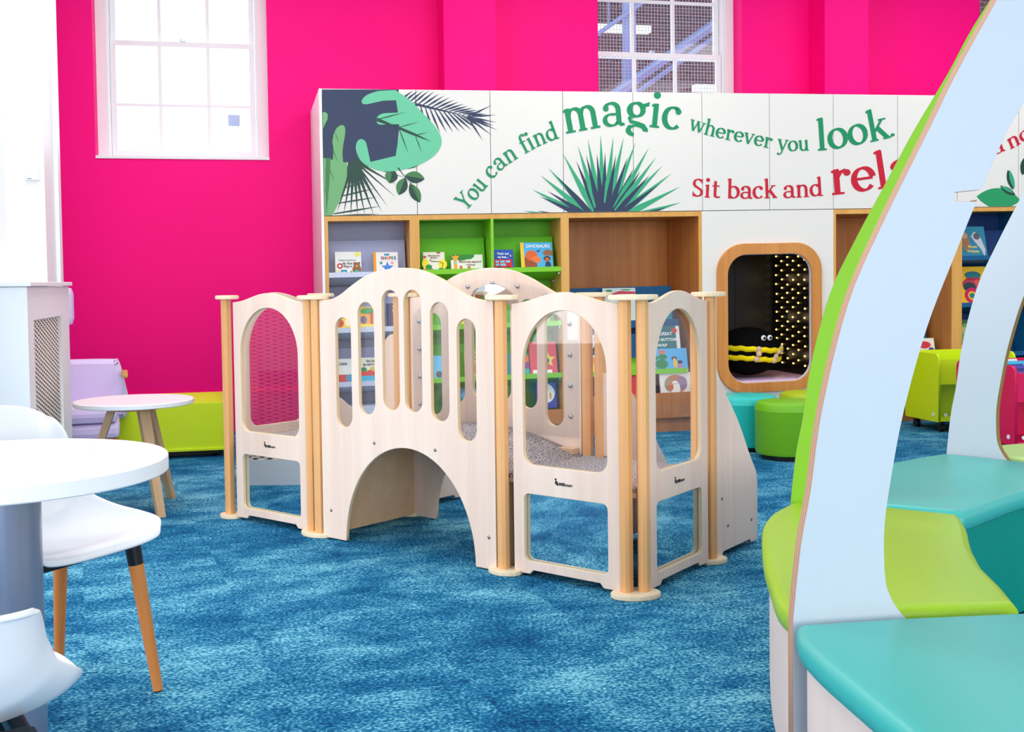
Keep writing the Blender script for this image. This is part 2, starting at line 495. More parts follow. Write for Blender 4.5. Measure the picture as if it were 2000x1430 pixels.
struct(MB().box(-1.99, .45, YB - .022, YB, 0, .30, bev=.004).build('baseboard_back', PINK), 'tall pink baseboard under the window')
# white pier on the left wall
struct(MB().box(-1.25, -1.055, 6.52, 6.9, 0, CEIL_Z).box(-1.062, -1.035, 6.84, 6.93, 0, CEIL_Z).build('wall_pier', WHITE), 'white pier on the left wall')


def sash(n, a, b, sill, cols, meet, bar, wired, label):
    root = struct(empty('window_%d' % n, (0, 0, 0)), label)
    yf = YB + .20; top = CEIL_Z - .05
    f = MB()
    cw = .075
    f.box(a, a + cw, yf - .03, yf + .12, sill, top).box(b - cw, b, yf - .03, yf + .12, sill, top)
    f.box(a + cw, a + cw + .018, yf + .0, yf + .1, sill + .005, top).box(b - cw - .018, b - cw, yf, yf + .1, sill + .005, top)
    f.box(a, b, yf - .03, yf + .12, top - .07, top - .001)
    f.build('window_casing', WHITE, root)
    MB().box(OPEN[n - 1][0], b, YB - .012, yf + .12, sill - .018, sill + .004, bev=.003).build('window_sill', WHITE, root)
    ia, ib = a + cw + .02, b - cw - .02
    for nm, z0, z1, yy, bars in (('lower_sash', sill + .004, meet + .03, yf + .015, [bar]), ('upper_sash', meet - .01, top - .07, yf + .062, [meet + (meet - bar)])):
        s = MB(); fr = .04
        s.box(ia + fr, ib - fr, yy + .001, yy + .037, z0, z0 + (.06 if nm[0] == 'l' else .03)).box(ia + fr, ib - fr, yy + .001, yy + .037, z1 - .04, z1)
        s.box(ia, ia + fr, yy, yy + .038, z0, z1).box(ib - fr, ib, yy, yy + .038, z0, z1)
        for c in cols: s.box(c - .013, c + .013, yy + .004, yy + .034, z0 + .02, z1 - .03)
        for z in bars: s.box(ia + fr, ib - fr, yy + .006, yy + .032, z - .011, z + .011)
        so = s.build(nm, WHITE, root)
        MB().box(ia + .02, ib - .02, yy + .017, yy + .021, z0 + .02, z1 - .02).build('glass_pane', WIRED if wired else GLASS, so)
    MB().box((a + b) / 2 - .02, (a + b) / 2 + .02, yf + .02, yf + .06, meet + .03, meet + .055, bev=.006).build('sash_catch', METAL, root)
    return root


W1 = sash(1, *OPEN[0], (-.634, -.278), 2.93, 2.477, False, 'white sash window with bright daylight, left')
pa = MB().box(-.14, -.05, YB + .238, YB + .2395, 2.33, 2.42).build('window_sticker', mat('pale_blue_paper', (196, 208, 236), .6), W1)
W2 = sash(2, OPEN[1][0] - .155, OPEN[1][1], OPEN[1][2], (3.16, 3.52), 2.965, 2.5, True, 'white sash window of wired glass above the cupboards')
sash(3, *OPEN[2], (6.66, 7.08), 2.95, 2.5, False, 'white sash window at far right behind the arch')

# outside window 2: brick building with a steel stair
def brick_mat():
    m = bpy.data.materials.new('dark_brick'); m.use_nodes = True; N = m.node_tree; b = N.nodes['Principled BSDF']
    tc = N.nodes.new('ShaderNodeTexCoord'); mp = N.nodes.new('ShaderNodeMapping'); mp.inputs['Rotation'].default_value = (PI / 2, 0, 0)
    br = N.nodes.new('ShaderNodeTexBrick'); br.inputs['Scale'].default_value = 4
    br.inputs['Color1'].default_value = lin((96, 60, 62)); br.inputs['Color2'].default_value = lin((70, 48, 56)); br.inputs['Mortar'].default_value = lin((120, 104, 106))
    N.links.new(tc.outputs['Object'], mp.inputs[0]); N.links.new(mp.outputs[0], br.inputs[0]); N.links.new(br.outputs['Color'], b.inputs['Base Color'])
    b.inputs['Roughness'].default_value = .9
    return m


bb = empty('brick_building', (5.6, 12.5, 0)); tag(bb, 'dark brick building seen through the wired window glass', 'building')
MB().box(-3.4, 6, 0, .4, 0, 4.62).build('brick_wall', brick_mat(), bb)
MB().box(-3.4, 6, -2.3, .4, 4.62, 4.75).build('roof_slab', mat('grey_concrete', (120, 124, 134), .8), bb)
st = empty('steel_stair', (0, 0, 0)); tag(st, 'blue grey steel stair climbing outside the wired window', 'stair')
SB = mat('stair_steel', (120, 142, 190), .4, .5, .2)
for k, (xa, za, xb, zb, r) in enumerate(((3.0, 2.55, 5.9, 4.55, .05), (3.0, 2.42, 5.9, 4.42, .025), (3.3, 1.9, 6.4, 3.95, .05), (3.0, 3.25, 5.2, 4.8, .022), (4.4, 1.9, 6.5, 3.2, .035))):
    MB().tube((xa, 10.9, za), (xb, 10.9, zb), r).build('stair_rail', SB, st)
for x in (3.75, 5.0): MB().box(x - .06, x + .06, 10.96, 11.04, 0, 4.3).build('stair_post', SB, st)
for x0, x1, z in ((3.3, 4.2, 3.72), (4.7, 5.7, 3.12)):
    o = MB().box(x0, x1, 11.6, 11.72, z, z + .07).build('strip_lamp', emis('strip_lamp_glow', (255, 250, 235), 1.6)); tag(o, 'glowing strip lamp under the roof outside the wired window, ' + ('upper left' if z > 3.4 else 'lower right'), 'lamp', 'outdoor strip lamps')
    MB().tube(((x0 + x1) / 2, 11.66, z + .07), ((x0 + x1) / 2, 11.66, 4.62), .01).build('lamp_hanger', SB, o)

# outside window 1: a pale rendered house and a bush
hs = empty('pale_house', (-6.5, 15, 0)); tag(hs, 'sunlit pale house faint through the left window', 'house')
MB().box(0, 6.2, 0, .3, 0, 3.75).build('house_wall', mat('pale_render', (250, 244, 226), .8), hs)
MB().box(4.55, 4.95, -.02, .0, 3.0, 3.35).build('house_window', mat('house_glass', (150, 170, 200), .3), hs)
bs = MB(); rnd = random.Random(8)
for k in range(420):
    a = rnd.uniform(0, 2 * PI); r = rnd.uniform(.2, 1) ** .5; z = rnd.uniform(1.0, 3.15)
    c = Vector((-3.15 + .7 * r * math.cos(a), 13 + .7 * r * math.sin(a), z)); d = Vector((rnd.uniform(-1, 1), rnd.uniform(-1, 1), rnd.uniform(-1, 1))).normalized() * .05
    e = d.cross(Vector((0, 0, 1))).normalized() * .03
    bs.poly([c - d, c + e, c + d, c - e])
bs.tube((-3.15, 13, 0), (-3.15, 13, 2.6), .05, .02, 8, 1)
tag(bs.build('leafy_bush', [mat('bush_leaf', (120, 190, 120), .7), LEGWOOD]), 'green bush faint through the lower left panes', 'bush')

# ------------------------------------------------------------------ cupboard run
YC = 7.8
DX = [.495, 1.127, 1.644, 2.165, 2.683, 3.207, 3.734, 4.246, 4.777, 5.284, 5.817, 6.35, 6.88]
DEC = [(1.585, .545, 2.435)]
ZD0, ZD1 = 1.59, 2.437


def sh(x): return SHEAR * (x - 2.35)


DLAB = ['covered by the navy and mint leaf print, first from the left', 'with the palm frond print and the word You', 'with the word find, third from the left', 'carrying most of the word magic',
        'with the right half of the agave print', 'with the words wherever and Sit back', 'with the word you above and', 'with the green word look', 'behind the green arch edge, right of the word look', 'mostly hidden by the pale blue arch',
        'with red letters seen between the two arches', 'right of the arch, printed with a round green leaf', 'last on the right behind the far arch']
cabs = []
for i, (a, b) in enumerate(zip(DX, DX[1:])):
    r = empty('overhead_cupboard'); tag(r, 'white overhead cupboard ' + DLAB[i], 'cupboard', 'white overhead cupboards in a row')
    g = .0021
    MB().box(a + .001, b - .001, YC + .035, 8.62, ZD0 - .002, ZD1 - .001).build('cupboard_body', CREAM, r)
    MB().box(a + g, b - g, YC, YC + .018, ZD0, ZD1, bev=.001).build('door', CREAM, r)
    cabs.append(r)


def cab_at(x):
    for i, (a, b) in enumerate(zip(DX, DX[1:])):
        if a <= x < b: return cabs[i]
    return cabs[0] if x < DX[0] else cabs[-1]


ep = MB().box(.476, .494, YC - .002, 8.9, 0, 2.414, bev=.001).build('end_panel', WLAM)
tag(ep, 'tall white end panel closing the left end of the cupboards', 'panel')

# --- the printed mural: flat vinyl shapes on the doors
def on_door(name, polys, color, layer, parent_x, rel=True):
    """polys in (x, z); clipped to the door field"""
    bm = bmesh.new(); pi_ = 0
    for pts in polys:
        pi_ = (pi_ + 7) % 23
        me = plate([pts], .0, 0)
        me.transform(Matrix(((1, 0, 0, 0), (0, 0, 1, YC - .0008 - layer * .0009 - pi_ * .00003), (0, 1, 0, 0), (0, 0, 0, 1))))
        bm.from_mesh(me); bpy.data.meshes.remove(me)
    for co, no in (((0, 0, ZD1), (0, 0, 1)), ((0, 0, ZD0 + .001), (0, 0, -1)), ((DX[0] + .002, 0, 0), (-1, 0, 0))):
        bmesh.ops.bisect_plane(bm, geom=bm.verts[:] + bm.edges[:] + bm.faces[:], plane_co=co, plane_no=no, clear_outer=True)
    bm.normal_update()
    for f in bm.faces:
        if f.normal.y > 0: f.normal_flip()
    me = bpy.data.meshes.new(name); bm.to_mesh(me); bm.free()
    return mk(name, me, color, cab_at(parent_x))


def A_(x, y):      # enlarged image pixels of the left-hand artwork -> wall coordinates
    px, py = 600 + x / 3.846, 160 + y / 3.846
    return P_(px, py)


def P_(px, py):    # image pixels -> wall coordinates on the cupboard fronts
    dx = (px - 1000) / 2236.; c, s = math.cos(YAW), math.sin(YAW)
    wx, wy = dx * c + s, -dx * s + c; t = YC / wy
    return (wx * t, HC - (py - (573 - .027 * px)) * t / 2236.)


INK = mat('navy_print', (42, 54, 84), .45, .35); MINT = mat('mint_print', (104, 196, 152), .45, .35); SAGE = mat('sage_print', (112, 172, 112), .45, .35)
DKG = mat('dark_green_print', (28, 66, 54), .45, .35); MIDG = mat('mid_green_print', (52, 166, 118), .45, .35); FOL = mat('leaf_green_print', (66, 124, 70), .45, .35)
EMER = mat('emerald_letter', (0, 140, 88), .45, .35); RED = mat('crimson_letter', (202, 8, 44), .45, .35)

on_door('leaf_print', [[A_(*p) for p in [(143, 60), (716, 60), (716, 330), (700, 470), (685, 556), (495, 600), (425, 600), (410, 606), (292, 600), (215, 583), (143, 572)]]], INK, 0, .8)
mint = smooth([(690, 64), (800, 140), (880, 222), (965, 312), (1018, 392), (1029, 462), (992, 532), (905, 598), (785, 645), (660, 668), (560, 662), (478, 632), (425, 590), (398, 540), (388, 490), (400, 446), (430, 428), (460, 445), (472, 480)], 5)
mint += [(495, 598), (685, 553), (712, 400), (715, 318)] + smooth([(620, 318), (565, 320), (545, 292), (560, 255), (600, 236)], 4) + [(708, 232), (695, 140)] + smooth([(600, 143), (540, 156), (480, 169), (445, 165), (441, 138), (480, 100), (560, 72)], 4)
on_door('leaf_print', [[A_(*p) for p in mint]], MINT, 1, 1.0)
def spike(p, q, wd, base=.3):
    (x0, y0), (x1, y1) = p, q; d = math.hypot(x1 - x0, y1 - y0); nx, ny = -(y1 - y0) / d, (x1 - x0) / d
    mx, my = x0 + (x1 - x0) * .45, y0 + (y1 - y0) * .45
    return [(x0 + nx * wd * base, y0 + ny * wd * base), (mx + nx * wd / 2, my + ny * wd / 2), (x1, y1), (mx - nx * wd / 2, my - ny * wd / 2), (x0 - nx * wd * base, y0 - ny * wd * base)]
veins = [spike((545, 285), (775, 225), 9), spike((548, 282), (715, 345), 18, .8), spike((712, 345), (955, 448), 20, .5), spike((712, 340), (868, 300), 7), spike((715, 355), (782, 540), 8), spike((832, 400), (935, 376), 6), spike((836, 408), (882, 532), 7)]
on_door('leaf_vein_print', [[A_(*p) for p in v] for v in veins], DKG, 2, 1.0)
sage = [(143, 568), (215, 582), (222, 500), (213, 450)] + smooth([(225, 390), (250, 345), (285, 324), (310, 342), (309, 400), (295, 470), (288, 540), (292, 600)], 4) + smooth([(320, 602), (318, 700), (290, 800), (250, 905), (200, 1003)], 4) + [(143, 1003)]
on_door('leaf_print', [[A_(*p) for p in sage], [A_(*p) for p in [(143, 232), (165, 226), (184, 245), (180, 285), (160, 320), (143, 360)]]], SAGE, 2, .8)
on_door('leaf_vein_print', [[A_(*p) for p in v] for v in [spike((180, 570), (158, 1000), 30, .6), spike((235, 380), (266, 470), 7), spike((215, 500), (255, 612), 7), spike((185, 640), (224, 755), 8), spike((150, 800), (182, 890), 7), spike((180, 600), (150, 680), 7)]], FOL, 3, .8)
fan = [spike((370, 585), (x, y), wd, .8) for x, y, wd in [(682, 862, 11), (620, 930, 12), (578, 974, 20), (516, 1000, 22), (450, 1003, 20), (395, 1003, 20), (340, 1003, 20), (285, 1000, 18), (235, 985, 18), (258, 900, 18), (690, 770, 16), (750, 715, 20)]]
fan += [spike((240, 1000), (560, 986), 14), spike((215, 985), (576, 926), 14), spike((250, 905), (552, 858), 12), spike((285, 850), (525, 795), 12), spike((300, 790), (495, 742), 10), spike((305, 735), (470, 690), 10), spike((290, 770), (310, 700), 6)]
fan += [[(330, 600), (425, 600), (440, 640), (400, 700), (360, 740), (310, 720), (318, 650)]]
on_door('leaf_print', [[A_(*p) for p in v] for v in fan], DKG, 0.5, .8)
pal = [spike((835, 168), (1245, 264), 13, .8)]
for k in range(17):
    t = k / 16.; x, y = 700 + 540 * t, 150 + 112 * t
    L_ = 150 * (1 - .22 * t); an = math.radians(58 - 55 * t)
    pal.append(spike((x + 20, y - 6), (x + L_ * math.cos(an) + 45, max(y - L_ * 1.05 * math.sin(an), 66) if k < 12 else y - L_ * 1.05 * math.sin(an)), 15, .2))
    if k > 3:
        L2 = 215 * (1 - .15 * t) if k > 5 else 120; an = math.radians(-80 + 58 * max(0, t - .3) / .7)
        pal.append(spike((x + 10, y + 3), (x + L2 * math.cos(an) + 12, y - L2 * math.sin(an)), 16, .2))
for q in [(1442, 248), (1448, 305), (1450, 362), (1408, 402), (1340, 442), (1410, 176)]: pal.append(spike((1225, 262), q, 13, .2))
on_door('palm_print', [[A_(*p) for p in v] for v in pal], INK, 0.5, 1.4)
def leaf(cx, cy, L, W, ang, half=0):
    pts = []
    a = math.radians(ang)
    up_ = [(t, W / 2 * math.sin(PI * t) ** .8) for t in [k / 10 for k in range(11)]]
    dn = [(t, -w_) for t, w_ in up_[::-1]]
    loop = up_ + dn[1:-1] if half == 0 else (up_ if half > 0 else dn)
    for t, w_ in loop:
        u = (t - .5) * L; pts.append((cx + u * math.cos(a) - w_ * math.sin(a), cy + u * math.sin(a) + w_ * math.cos(a)))
    return pts
lv = [(650, 705, 110, 95, 105), (728, 780, 140, 85, 112), (825, 712, 150, 88, 10), (825, 830, 160, 80, 62)]
on_door('sprig_print', [[A_(*p) for p in leaf(*l)] for l in lv] + [[A_(*p) for p in spike((860, 610), (770, 652), 26)]], DKG, 0.7, 1.2)
on_door('sprig_print', [[A_(*p) for p in leaf(*l, half=h)] for l, h in zip(lv, (1, 1, -1, -1))], FOL, 0.9, 1.2)
on_door('sprig_print', [[A_(*p) for p in spike(p_, q_, 6, .6)] for p_, q_ in (((700, 640), (790, 760)), ((760, 700), (735, 770)), ((765, 705), (860, 720)), ((650, 668), (660, 730)), ((790, 750), (850, 860)))], DKG, 1.0, 1.2)


def Bq(x, y): return P_(1000 + x / 3.325, y / 3.325)


gt = [(82, 1362), (140, 1225), (195, 1133), (248, 1088), (340, 990), (440, 945), (505, 900), (588, 872), (670, 885), (738, 885), (815, 920), (900, 955), (943, 1020), (985, 1073), (1043, 1122), (1100, 1207), (1108, 1308)]
nt = [(170, 1362), (240, 1235), (300, 1140), (428, 1040), (492, 1000), (562, 995), (616, 985), (686, 1000), (760, 1018), (800, 1090), (845, 1105), (902, 1133), (965, 1190), (1020, 1340), (190, 1270), (350, 1215)]
for i, (lst, c, wd, lay) in enumerate(((gt, MIDG, 40, .5), (nt, INK, 34, .8))):
    on_door('agave_print', [[Bq(*p) for p in spike((600 + (x - 600) * .06, 1450), (x, y), wd, .35)] for x, y in lst], c, lay, 2.0 if i else 2.6)
on_door('agave_print', [[Bq(*p) for p in arc(605, 1400, 75, 90, 0, 360, 20)]], INK, 1.0, 2.6)
on_door('leaf_print', [[P_(*p) for p in leaf(1950, 386, 86, 40, 5)]], mat('bright_leaf_print', (20, 150, 90), .45), .5, 5.5)
on_door('leaf_print', [[P_(*p) for p in leaf(1973, 350, 40, 13, 75)], [P_(*p) for p in leaf(1968, 371, 34, 12, 30)], [P_(*p) for p in leaf(2003, 320, 44, 20, 110)]], DKG, .7, 5.7)
on_door('leaf_print', [[P_(*p) for p in leaf(1976, 349, 38, 8, 75)], [P_(*p) for p in leaf(1966, 368, 30, 6, 30)]], MIDG, .9, 5.7)

# --- serif lettering drawn stroke by stroke
def ribbon(pts, wmin, wmax, taper=None):
    """stroke of a broad pen: upright runs thick, level runs thin"""
    qs = []; n = len(pts)
    for i in range(n):
        a = Vector(pts[max(i - 1, 0)]); b = Vector(pts[min(i + 1, n - 1)]); d = (b - a)
        if d.length < 1e-6: continue
        th = math.atan2(d.y, d.x) - math.radians(12)
        w_ = wmin + (wmax - wmin) * abs(math.sin(th)) ** 1.3
        if taper: w_ *= taper[0] + (taper[1] - taper[0]) * i / (n - 1)
        nn = Vector((-d.y, d.x)).normalized() * w_ / 2
        p = Vector(pts[i]); qs.append((p + nn, p - nn))
    return [[(a0.x, a0.y), (a1.x, a1.y), (b1.x, b1.y), (b0.x, b0.y)] for (a0, a1), (b0, b1) in zip(qs, qs[1:])]


def bar(x0, y0, x1, y1): return [[(x0, y0), (x1, y0), (x1, y1), (x0, y1)]]
def st_(x, y0, y1, w_=.21): return bar(x - w_ / 2, y0, x + w_ / 2, y1)
def sf(x, y, l=.2, r=.2, h=.085):
    return bar(x - l, y, x + r, y + h)
def flag(x, y, l=.24): return [[(x - l, y - .07), (x, y), (x, y - .17), (x - l, y - .15)]]
def elp(cx, cy, rx, ry, a0=0, a1=360, n=30, mn=.09, mx=.23, taper=None): return ribbon(arc(cx, cy, rx, ry, a0, a1, n), mn, mx, taper)
def dot(cx, cy, r): return [arc(cx, cy, r, r, 0, 350, 14)]
def arch(x, w_): return ribbon([(x, .70)] + arc(x + w_ * .5, .66, w_ * .5, .27, 160, 0, 14) + [(x + w_, .5), (x + w_, 0)], .10, .21)
GL = {}
GL['o'] = (elp(.47, .49, .35, .43), .94)
GL['n'] = (st_(.24, 0, .98) + flag(.3, 1.0) + arch(.26, .52) + sf(.24, 0) + sf(.78, 0), 1.04)
GL['m'] = (st_(.24, 0, .98) + flag(.3, 1.0) + arch(.26, .49) + arch(.77, .49) + sf(.24, 0) + sf(.75, 0, .17, .17) + sf(1.26, 0), 1.52)
GL['h'] = (st_(.24, 0, 1.5) + flag(.3, 1.53) + arch(.26, .52) + sf(.24, 0) + sf(.78, 0), 1.04)
GL['u'] = (ribbon([(.25, .98), (.25, .4)] + arc(.50, .32, .25, .27, 180, 300, 10) + [(.76, .3)], .10, .21) + st_(.77, .06, .98) + flag(.3, 1.0) + flag(.83, 1.0, .2) + sf(.82, 0, .14, .16), 1.04)
GL['c'] = (elp(.45, .49, .34, .43, 52, 318, 24) + dot(.66, .78, .125), .84)
GL['e'] = (elp(.45, .49, .34, .43, 8, 322, 28) + bar(.16, .46, .78, .56), .88)
GL['a'] = (ribbon(arc(.44, .68, .27, .26, 165, 0, 14) + [(.71, .4), (.71, .16), (.80, .06), (.93, .07)], .10, .21) + dot(.21, .74, .12) + elp(.41, .27, .27, .23, 70, 330, 20, .08, .20) + bar(.42, .44, .66, .54), .96)
GL['i'] = (st_(.25, 0, .98) + flag(.31, 1.0) + sf(.25, 0) + dot(.25, 1.33, .15), .52)
GL['d'] = (elp(.44, .48, .33, .42, 40, 320, 24) + st_(.76, .04, 1.5) + flag(.82, 1.53) + sf(.84, 0, .16, .16), 1.04)
GL['b'] = (st_(.24, 0, 1.5) + flag(.3, 1.53) + elp(.52, .48, .35, .43, -140, 140, 24), .98)
GL['g'] = (elp(.43, .66, .28, .27) + ribbon([(.27, .42), (.16, .3), (.22, .16), (.5, .12), (.75, .02), (.82, -.14)] , .1, .18) + elp(.47, -.18, .35, .2, -10, 250, 22) + ribbon([(.22, .0), (.14, -.08), (.13, -.2)], .1, .2) + [[(.6, .86), (.98, 1.0), (.96, .82), (.68, .78)]], .94)
GL['w'] = (ribbon([(.14, .96), (.42, .02)], .2, .2) + ribbon([(.42, .02), (.68, .92)], .11, .11) + ribbon([(.68, .96), (.95, .02)], .2, .2) + ribbon([(.95, .02), (1.22, .94)], .11, .11) + sf(.15, .92, .16, .2, .08) + sf(.7, .92, .14, .16, .08) + sf(1.2, .92, .16, .16, .08), 1.34)
GL['v'] = (ribbon([(.14, .96), (.45, .02)], .21, .21) + ribbon([(.45, .02), (.78, .94)], .11, .11) + sf(.15, .92, .16, .2, .08) + sf(.78, .92, .17, .16, .08), .92)
GL['y'] = (ribbon([(.14, .96), (.47, .04)], .21, .21) + ribbon([(.8, .94), (.5, .1), (.38, -.25), (.25, -.38), (.1, -.36)], .11, .12) + dot(.12, -.32, .1) + sf(.15, .92, .16, .2, .08) + sf(.8, .92, .17, .16, .08), .94)
GL['r'] = (st_(.24, 0, .98) + flag(.3, 1.0) + sf(.24, 0, .2, .24) + ribbon([(.28, .68), (.4, .86), (.58, .93)], .12, .16) + dot(.62, .82, .13), .76)
GL['f'] = (ribbon([(.28, 0), (.28, 1.1)] + arc(.52, 1.16, .24, .3, 180, 70, 10), .12, .21) + dot(.62, 1.36, .11) + bar(.06, .87, .58, .96) + sf(.28, 0, .2, .24), .62)
GL['l'] = (st_(.26, 0, 1.5) + flag(.32, 1.53) + sf(.26, 0), .53)
GL['k'] = (st_(.24, 0, 1.5) + flag(.3, 1.53) + ribbon([(.3, .42), (.7, .92)], .11, .11) + ribbon([(.45, .6), (.84, .04)], .21, .21) + sf(.24, 0, .2, .18) + sf(.84, 0, .2, .16) + sf(.7, .9, .15, .2, .08), 1.02)
GL['t'] = (ribbon([(.3, 1.28), (.3, .3)] + arc(.5, .25, .2, .18, 180, 290, 8) + [(.68, .12)], .11, .21) + bar(.08, .87, .62, .96), .70)
GL['S'] = (ribbon(arc(.48, 1.02, .3, .3, 30, 200, 14) + [(.24, .82), (.5, .68), (.74, .52)] + arc(.46, .36, .32, .3, 20, -150, 16), .1, .21) + st_(.77, 1.02, 1.35, .08) + st_(.15, .03, .38, .08), .96)
GL['Y'] = (ribbon([(.16, 1.34), (.58, .62)], .2, .21) + ribbon([(1.02, 1.34), (.60, .62)], .11, .12) + st_(.59, 0, .68) + sf(.59, 0, .24, .24) + sf(.16, 1.28, .16, .22, .08) + sf(1.02, 1.28, .2, .16, .08), 1.16)
GL['x'] = (ribbon([(.16, .96), (.8, .02)], .2, .2) + ribbon([(.78, .96), (.16, .02)], .11, .11) + sf(.16, .92, .16, .2, .08) + sf(.8, 0, .2, .16, .08) + sf(.8, .92, .2, .14, .08) + sf(.16, 0, .14, .2, .08), .95)
GL['.'] = (dot(.2, .11, .14), .4)


def word(txt, base, xh, color, cab_x=None):
    """letters set along a base line given in image pixels"""
    pts = smooth(base, 10) if len(base) > 2 else [base[0], base[1]]
    P = [Vector(P_(*p)) for p in pts]
    seg = [(b - a).length for a, b in zip(P, P[1:])]; tot = sum(seg)
    size = xh
    adv = sum(GL[c][1] for c in txt); sx = tot / adv
    def at(s_):
        s_ = max(0, min(s_, tot - 1e-6)); acc = 0
        for (a, b), l in zip(zip(P, P[1:]), seg):
            if s_ <= acc + l or l == seg[-1] and acc + l >= tot - 1e-6: 
                t = (s_ - acc) / l; d = (b - a).normalized(); return a + (b - a) * t, d
            acc += l
        return P[-1], (P[-1] - P[-2]).normalized()
    s0 = 0
    for i, c in enumerate(txt):
        polys, ad = GL[c]; w_ = ad * sx
        p, _ = at(s0 + w_ / 2); a, _ = at(s0 + w_ * .1); b, _ = at(s0 + w_ * .9); d = (b - a).normalized(); nrm = Vector((-d.y, d.x))
        out = []
        for pl in polys:
            out.append([tuple(p + d * ((x - ad / 2) * sx) + nrm * (y * size)) for x, y in pl])
        on_door('letter', out, color, 1.6, p.x)
        s0 += w_


k = 7.95 / 2236.
word('You', [(912, 412), (935, 388), (958, 360)], 25 * k, EMER)
word('can', [(965, 351), (990, 326), (1018, 307)], 25 * k, EMER)
word('find', [(1028, 301), (1060, 284), (1098, 269)], 25 * k, EMER)
word('magic', [(1108, 262), (1180, 249), (1250, 246), (1332, 256)], 49 * k, EMER)
word('wherever', [(1347, 253), (1400, 268), (1455, 279), (1508, 290)], 22.5 * k, EMER)
word('you', [(1519, 292), (1550, 295), (1583, 293)], 23 * k, EMER)
word('look', [(1596, 294), (1640, 290), (1690, 280), (1742, 268)], 45 * k, EMER)
word('.', [(1738, 266), (1750, 265)], 24 * k, EMER)
word('Sit', [(1351, 382), (1375, 384), (1408, 386)], 27 * k, RED)
word('back', [(1420, 386), (1470, 387), (1520, 385)], 27 * k, RED)
word('and', [(1530, 386), (1570, 384), (1610, 381)], 27 * k, RED)
word('relax', [(1624, 380), (1680, 374), (1730, 366), (1790, 352), (1840, 338)], 54 * k, RED)
word('a', [(1941, 303), (1964, 293)], 22 * k, RED)
word('no', [(1972, 292), (2015, 268)], 24 * k, RED)
for r in cabs + []: shear_children(r, 2.35)

# --- open bays under the doors
def bayframe(name, label, a, b, mats, la=.02, rb=.02, yd=8.12, inner=None, back=None):
    r = empty(name); tag(r, label, 'bookcase', 'fitted bookcase bays')
    m = MB()
    m.box(a, a + la, YC, yd, 0, 1.585).box(b - rb, b, YC, yd, 0, 1.585).box(a + la, b - rb, YC, yd, 1.552, 1.585)
    m.build('carcass', [OAKEDGE], r)
    MB().box(a + la, b - rb, yd - .02, yd, .0, 1.552).build('back_board', back, r)
    MB().box(a + la, b - rb, YC + .02, yd - .02, 0, .093, bev=.002).build('plinth', OAK, r)
    return r


def tilt_shelf(root, a, b, z, h, board, lip, depth=.24, y0=YC, peg=True):
    """leaning display shelf: lip in front, tray falling to the back and the leaning board"""
    s = MB()
    s.box(a, b, y0, y0 + .012, z - .018, z + .016)
    M = Matrix.Translation((0, y0 + .01, z - .008)) @ Matrix.Rotation(math.radians(-16), 4, 'X')
    s.box(a, b, 0, depth - .02, -.006, .006, M=M)
    so = s.build('display_shelf', lip, root)
    M = Matrix.Translation((0, y0 + .13, z - .03)) @ Matrix.Rotation(math.radians(-12), 4, 'X')
    MB().box(a + .001, b - .012, 0, .012, 0, h, M=M).build('leaning_board', board, root)
    if peg:
        q = MB()
        for yy, zz in ((y0 + .03, z - .03), (y0 + .2, z - .085)): q.box(b - .012, b + .0, yy, yy + .012, zz - .006, zz + .004)
        q.build('shelf_peg', METAL, root)


BA = bayframe('bookcase_bay', 'grey lilac bookcase bay beside the white end panel', .495, 1.105, None, .024, .034, back=LILAC)
for z in (1.19, .815, .447): tilt_shelf(BA, .52, 1.07, z, .27, LILAC, LILACF)
MB().box(.52, 1.07, YC, 8.1, .095, .29).build('base_box', LILACF, BA)
BB = bayframe('bookcase_bay', 'bright green bookcase bay with two columns of picture books', 1.105, 2.18, None, .033, .04, back=GREEN)
MB().box(1.637, 1.657, YC, 8.1, .1, 1.552).build('middle_divider', GREENL, BB)
MB().box(1.139, 2.138, YC + .04, 8.1, 1.546, 1.552).build('green_ceiling', GREEN, BB)
for z in (1.195, .812, .445):
    tilt_shelf(BB, 1.139, 1.636, z, .27, GREEN, GREENL); tilt_shelf(BB, 1.658, 2.139, z, .27, GREEN, GREENL)
MB().box(1.139, 1.636, YC, YC + .02, .094, .2).box(1.658, 2.139, YC, YC + .02, .094, .2).build('trough_front', OAK, BB)


